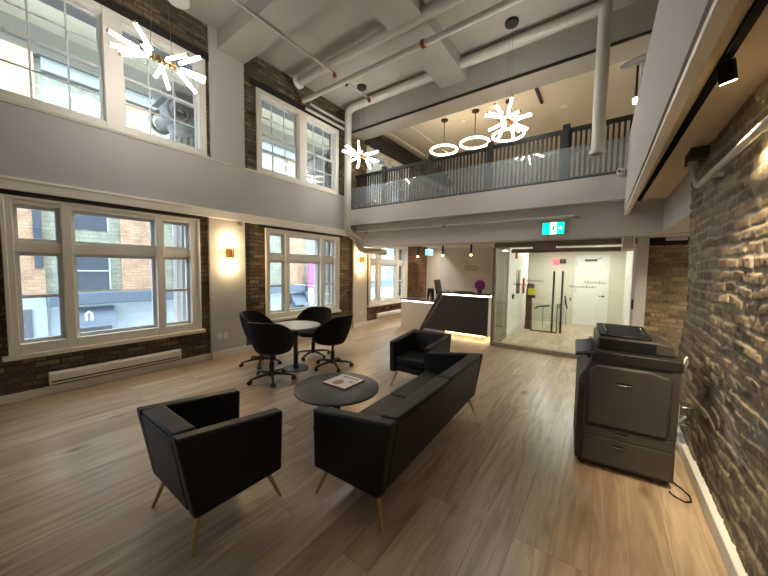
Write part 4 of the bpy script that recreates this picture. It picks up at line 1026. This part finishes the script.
sg = thing('stair_guard','low glass guard around the stair opening inside the entrance','glass',(0,0,0))
MB().box(-1.60,-.98,9.0,9.012,.03,.75).build('glass_panel', M['entry'], sg, smooth=False); MB().box(-.98,-.968,9.0,10.8,.03,.75).build('glass_panel', M['entry'], sg, smooth=False)
MB().box(-1.60,-.96,8.985,9.025,0,.035).build('channel', M['steel'], sg); MB().tube([(-.975,9.0,.0),(-.975,9.0,.78)],.012,10).build('post', M['steel'], sg)
hr = thing('handrail','short black handrail on the pale wall inside the entrance','handrail',(0,0,0))
MB().tube([(-1.55,9.3,.58),(-1.48,9.3,.64),(-1.2,9.3,.68)],.02,10).build('rail', M['black'], hr); MB().tube([(-1.35,9.3,.66),(-1.35,9.3,.0)],.010,8).build('support', M['chrome'], hr)
hr2 = thing('stair_rail','black handrail end beside the cream door inside the entrance','handrail',(0,0,0))
MB().tube([(-.93,10.2,.92),(-.90,10.2,.7),(-.86,10.2,.55)],.022,10).build('rail', M['black'], hr2); MB().tube([(-.88,10.2,.6),(-.88,10.2,0)],.010,8).build('support', M['chrome'], hr2)
wf = thing('wall_notice','tall framed notice on the white wall inside the entrance','frame',(-1.889,8.65,1.02))
MB().box(0,.02,-.20,.20,0,.62).build('frame', M['chrome'], wf, bevel=.003); MB().box(.02,.022,-.06,.06,.06,.56).build('dark_insert', M['darkglass'], wf, smooth=False)
tag(MB().box(-1.89,-1.85,9.25,9.40,.98,1.42).build('fire_extinguisher', M['red'], bevel=.02), 'red fire extinguisher beside the framed notice', 'extinguisher')
tag(MB().box(-1.89,-1.86,8.28,8.46,1.93,2.09).build('fire_alarm', M['red'], bevel=.01), 'red fire alarm high on the white wall inside entrance', 'alarm')
tag(MB().ball((-1.875,8.15,.97),.07,14,10,(.4,1,1)).build('wall_button', M['plastic']), 'black round push button on the white wall inside entrance', 'button')
xs = thing('red_exit_sign','red glowing sign with dark lamp box inside the entrance','sign',(-1.24,10.96,1.84))
MB().box(-.11,.03,-.02,.03,0,.16).build('lit_face', M['redglow'], xs, bevel=.01); MB().box(.05,.22,-.03,.03,.03,.16).build('lamp_box', M['black'], xs, bevel=.005)
tag(MB().box(-.87,-.84,10.97,11.0,.70,.82).build('door_button', M['black'], bevel=.003), 'black switch plate left of the cream door', 'switch')

# ------------------------------------------------------------------ light
w = bpy.data.worlds.new('sky'); SC.world = w; w.use_nodes = True
bg = w.node_tree.nodes['Background']
bg.inputs['Color'].default_value = (.76,.88,1.0,1); bg.inputs['Strength'].default_value = 5.2
def portal(y0,y1,z0,z1):
    L = bpy.data.lights.new('window_portal','AREA'); L.shape = 'RECTANGLE'; L.size = z1-z0; L.size_y = y1-y0
    L.cycles.is_portal = True
    o = bpy.data.objects.new('window_portal', L); COL.objects.link(o); o.location = (XO-.02,(y0+y1)/2,(z0+z1)/2)
    o.rotation_euler = (0,-PI/2,0)
for y in LOW: portal(y,y+WW,*lowz)
for a,b in UPW: portal(a,b,*upz)
# added ceiling cans upstairs, over reception and in the recess, placed to brighten them
def can(x,y,z,e,label,col=(1,.93,.82),spread=140):
    d = thing('added_can', label, 'lamp', (x,y,z), 0, 'added ceiling cans')
    MB().lathe([(.05,-.004),(.075,-.004),(.075,0),(.05,0)], n=24).build('trim_ring', M['white'], d)
    L = bpy.data.lights.new('added_can_lamp','SPOT'); L.energy = e; L.color = col; L.spot_size = math.radians(spread); L.spot_blend = 1; L.shadow_soft_size = .06
    o = bpy.data.objects.new('added_can_lamp', L); COL.objects.link(o); o.location = (x,y,z-.02)
for x,y in ((-4.2,9.3),(-2.6,8.9),(-1.0,8.6),(-3.2,10.8),(.8,8.8),(1.6,5.0)): can(x,y,5.56 if y > 6.5 else ZC,40,'added ceiling can brightening upstairs',(1,.83,.56))
for x,y in ((-4.6,8.0),(-3.4,8.05),(-2.5,8.05),(-4.7,9.6)): can(x,y,ZU,64,'added ceiling can brightening the reception wall')
for x,y in ((1.15,5.6),): can(x,y,2.22,75,'added ceiling can brightening the recess',(1,.86,.66))

SC.view_settings.view_transform = 'Standard'; SC.view_settings.look = 'None'; SC.view_settings.gamma = 1; SC.view_settings.use_curve_mapping = False
SC.view_settings.exposure = 1.35
SC.cycles.use_denoising = True
SC.cycles.max_bounces = 10; SC.cycles.diffuse_bounces = 5; SC.cycles.transparent_max_bounces = 24
SC.cycles.sample_clamp_indirect = 6
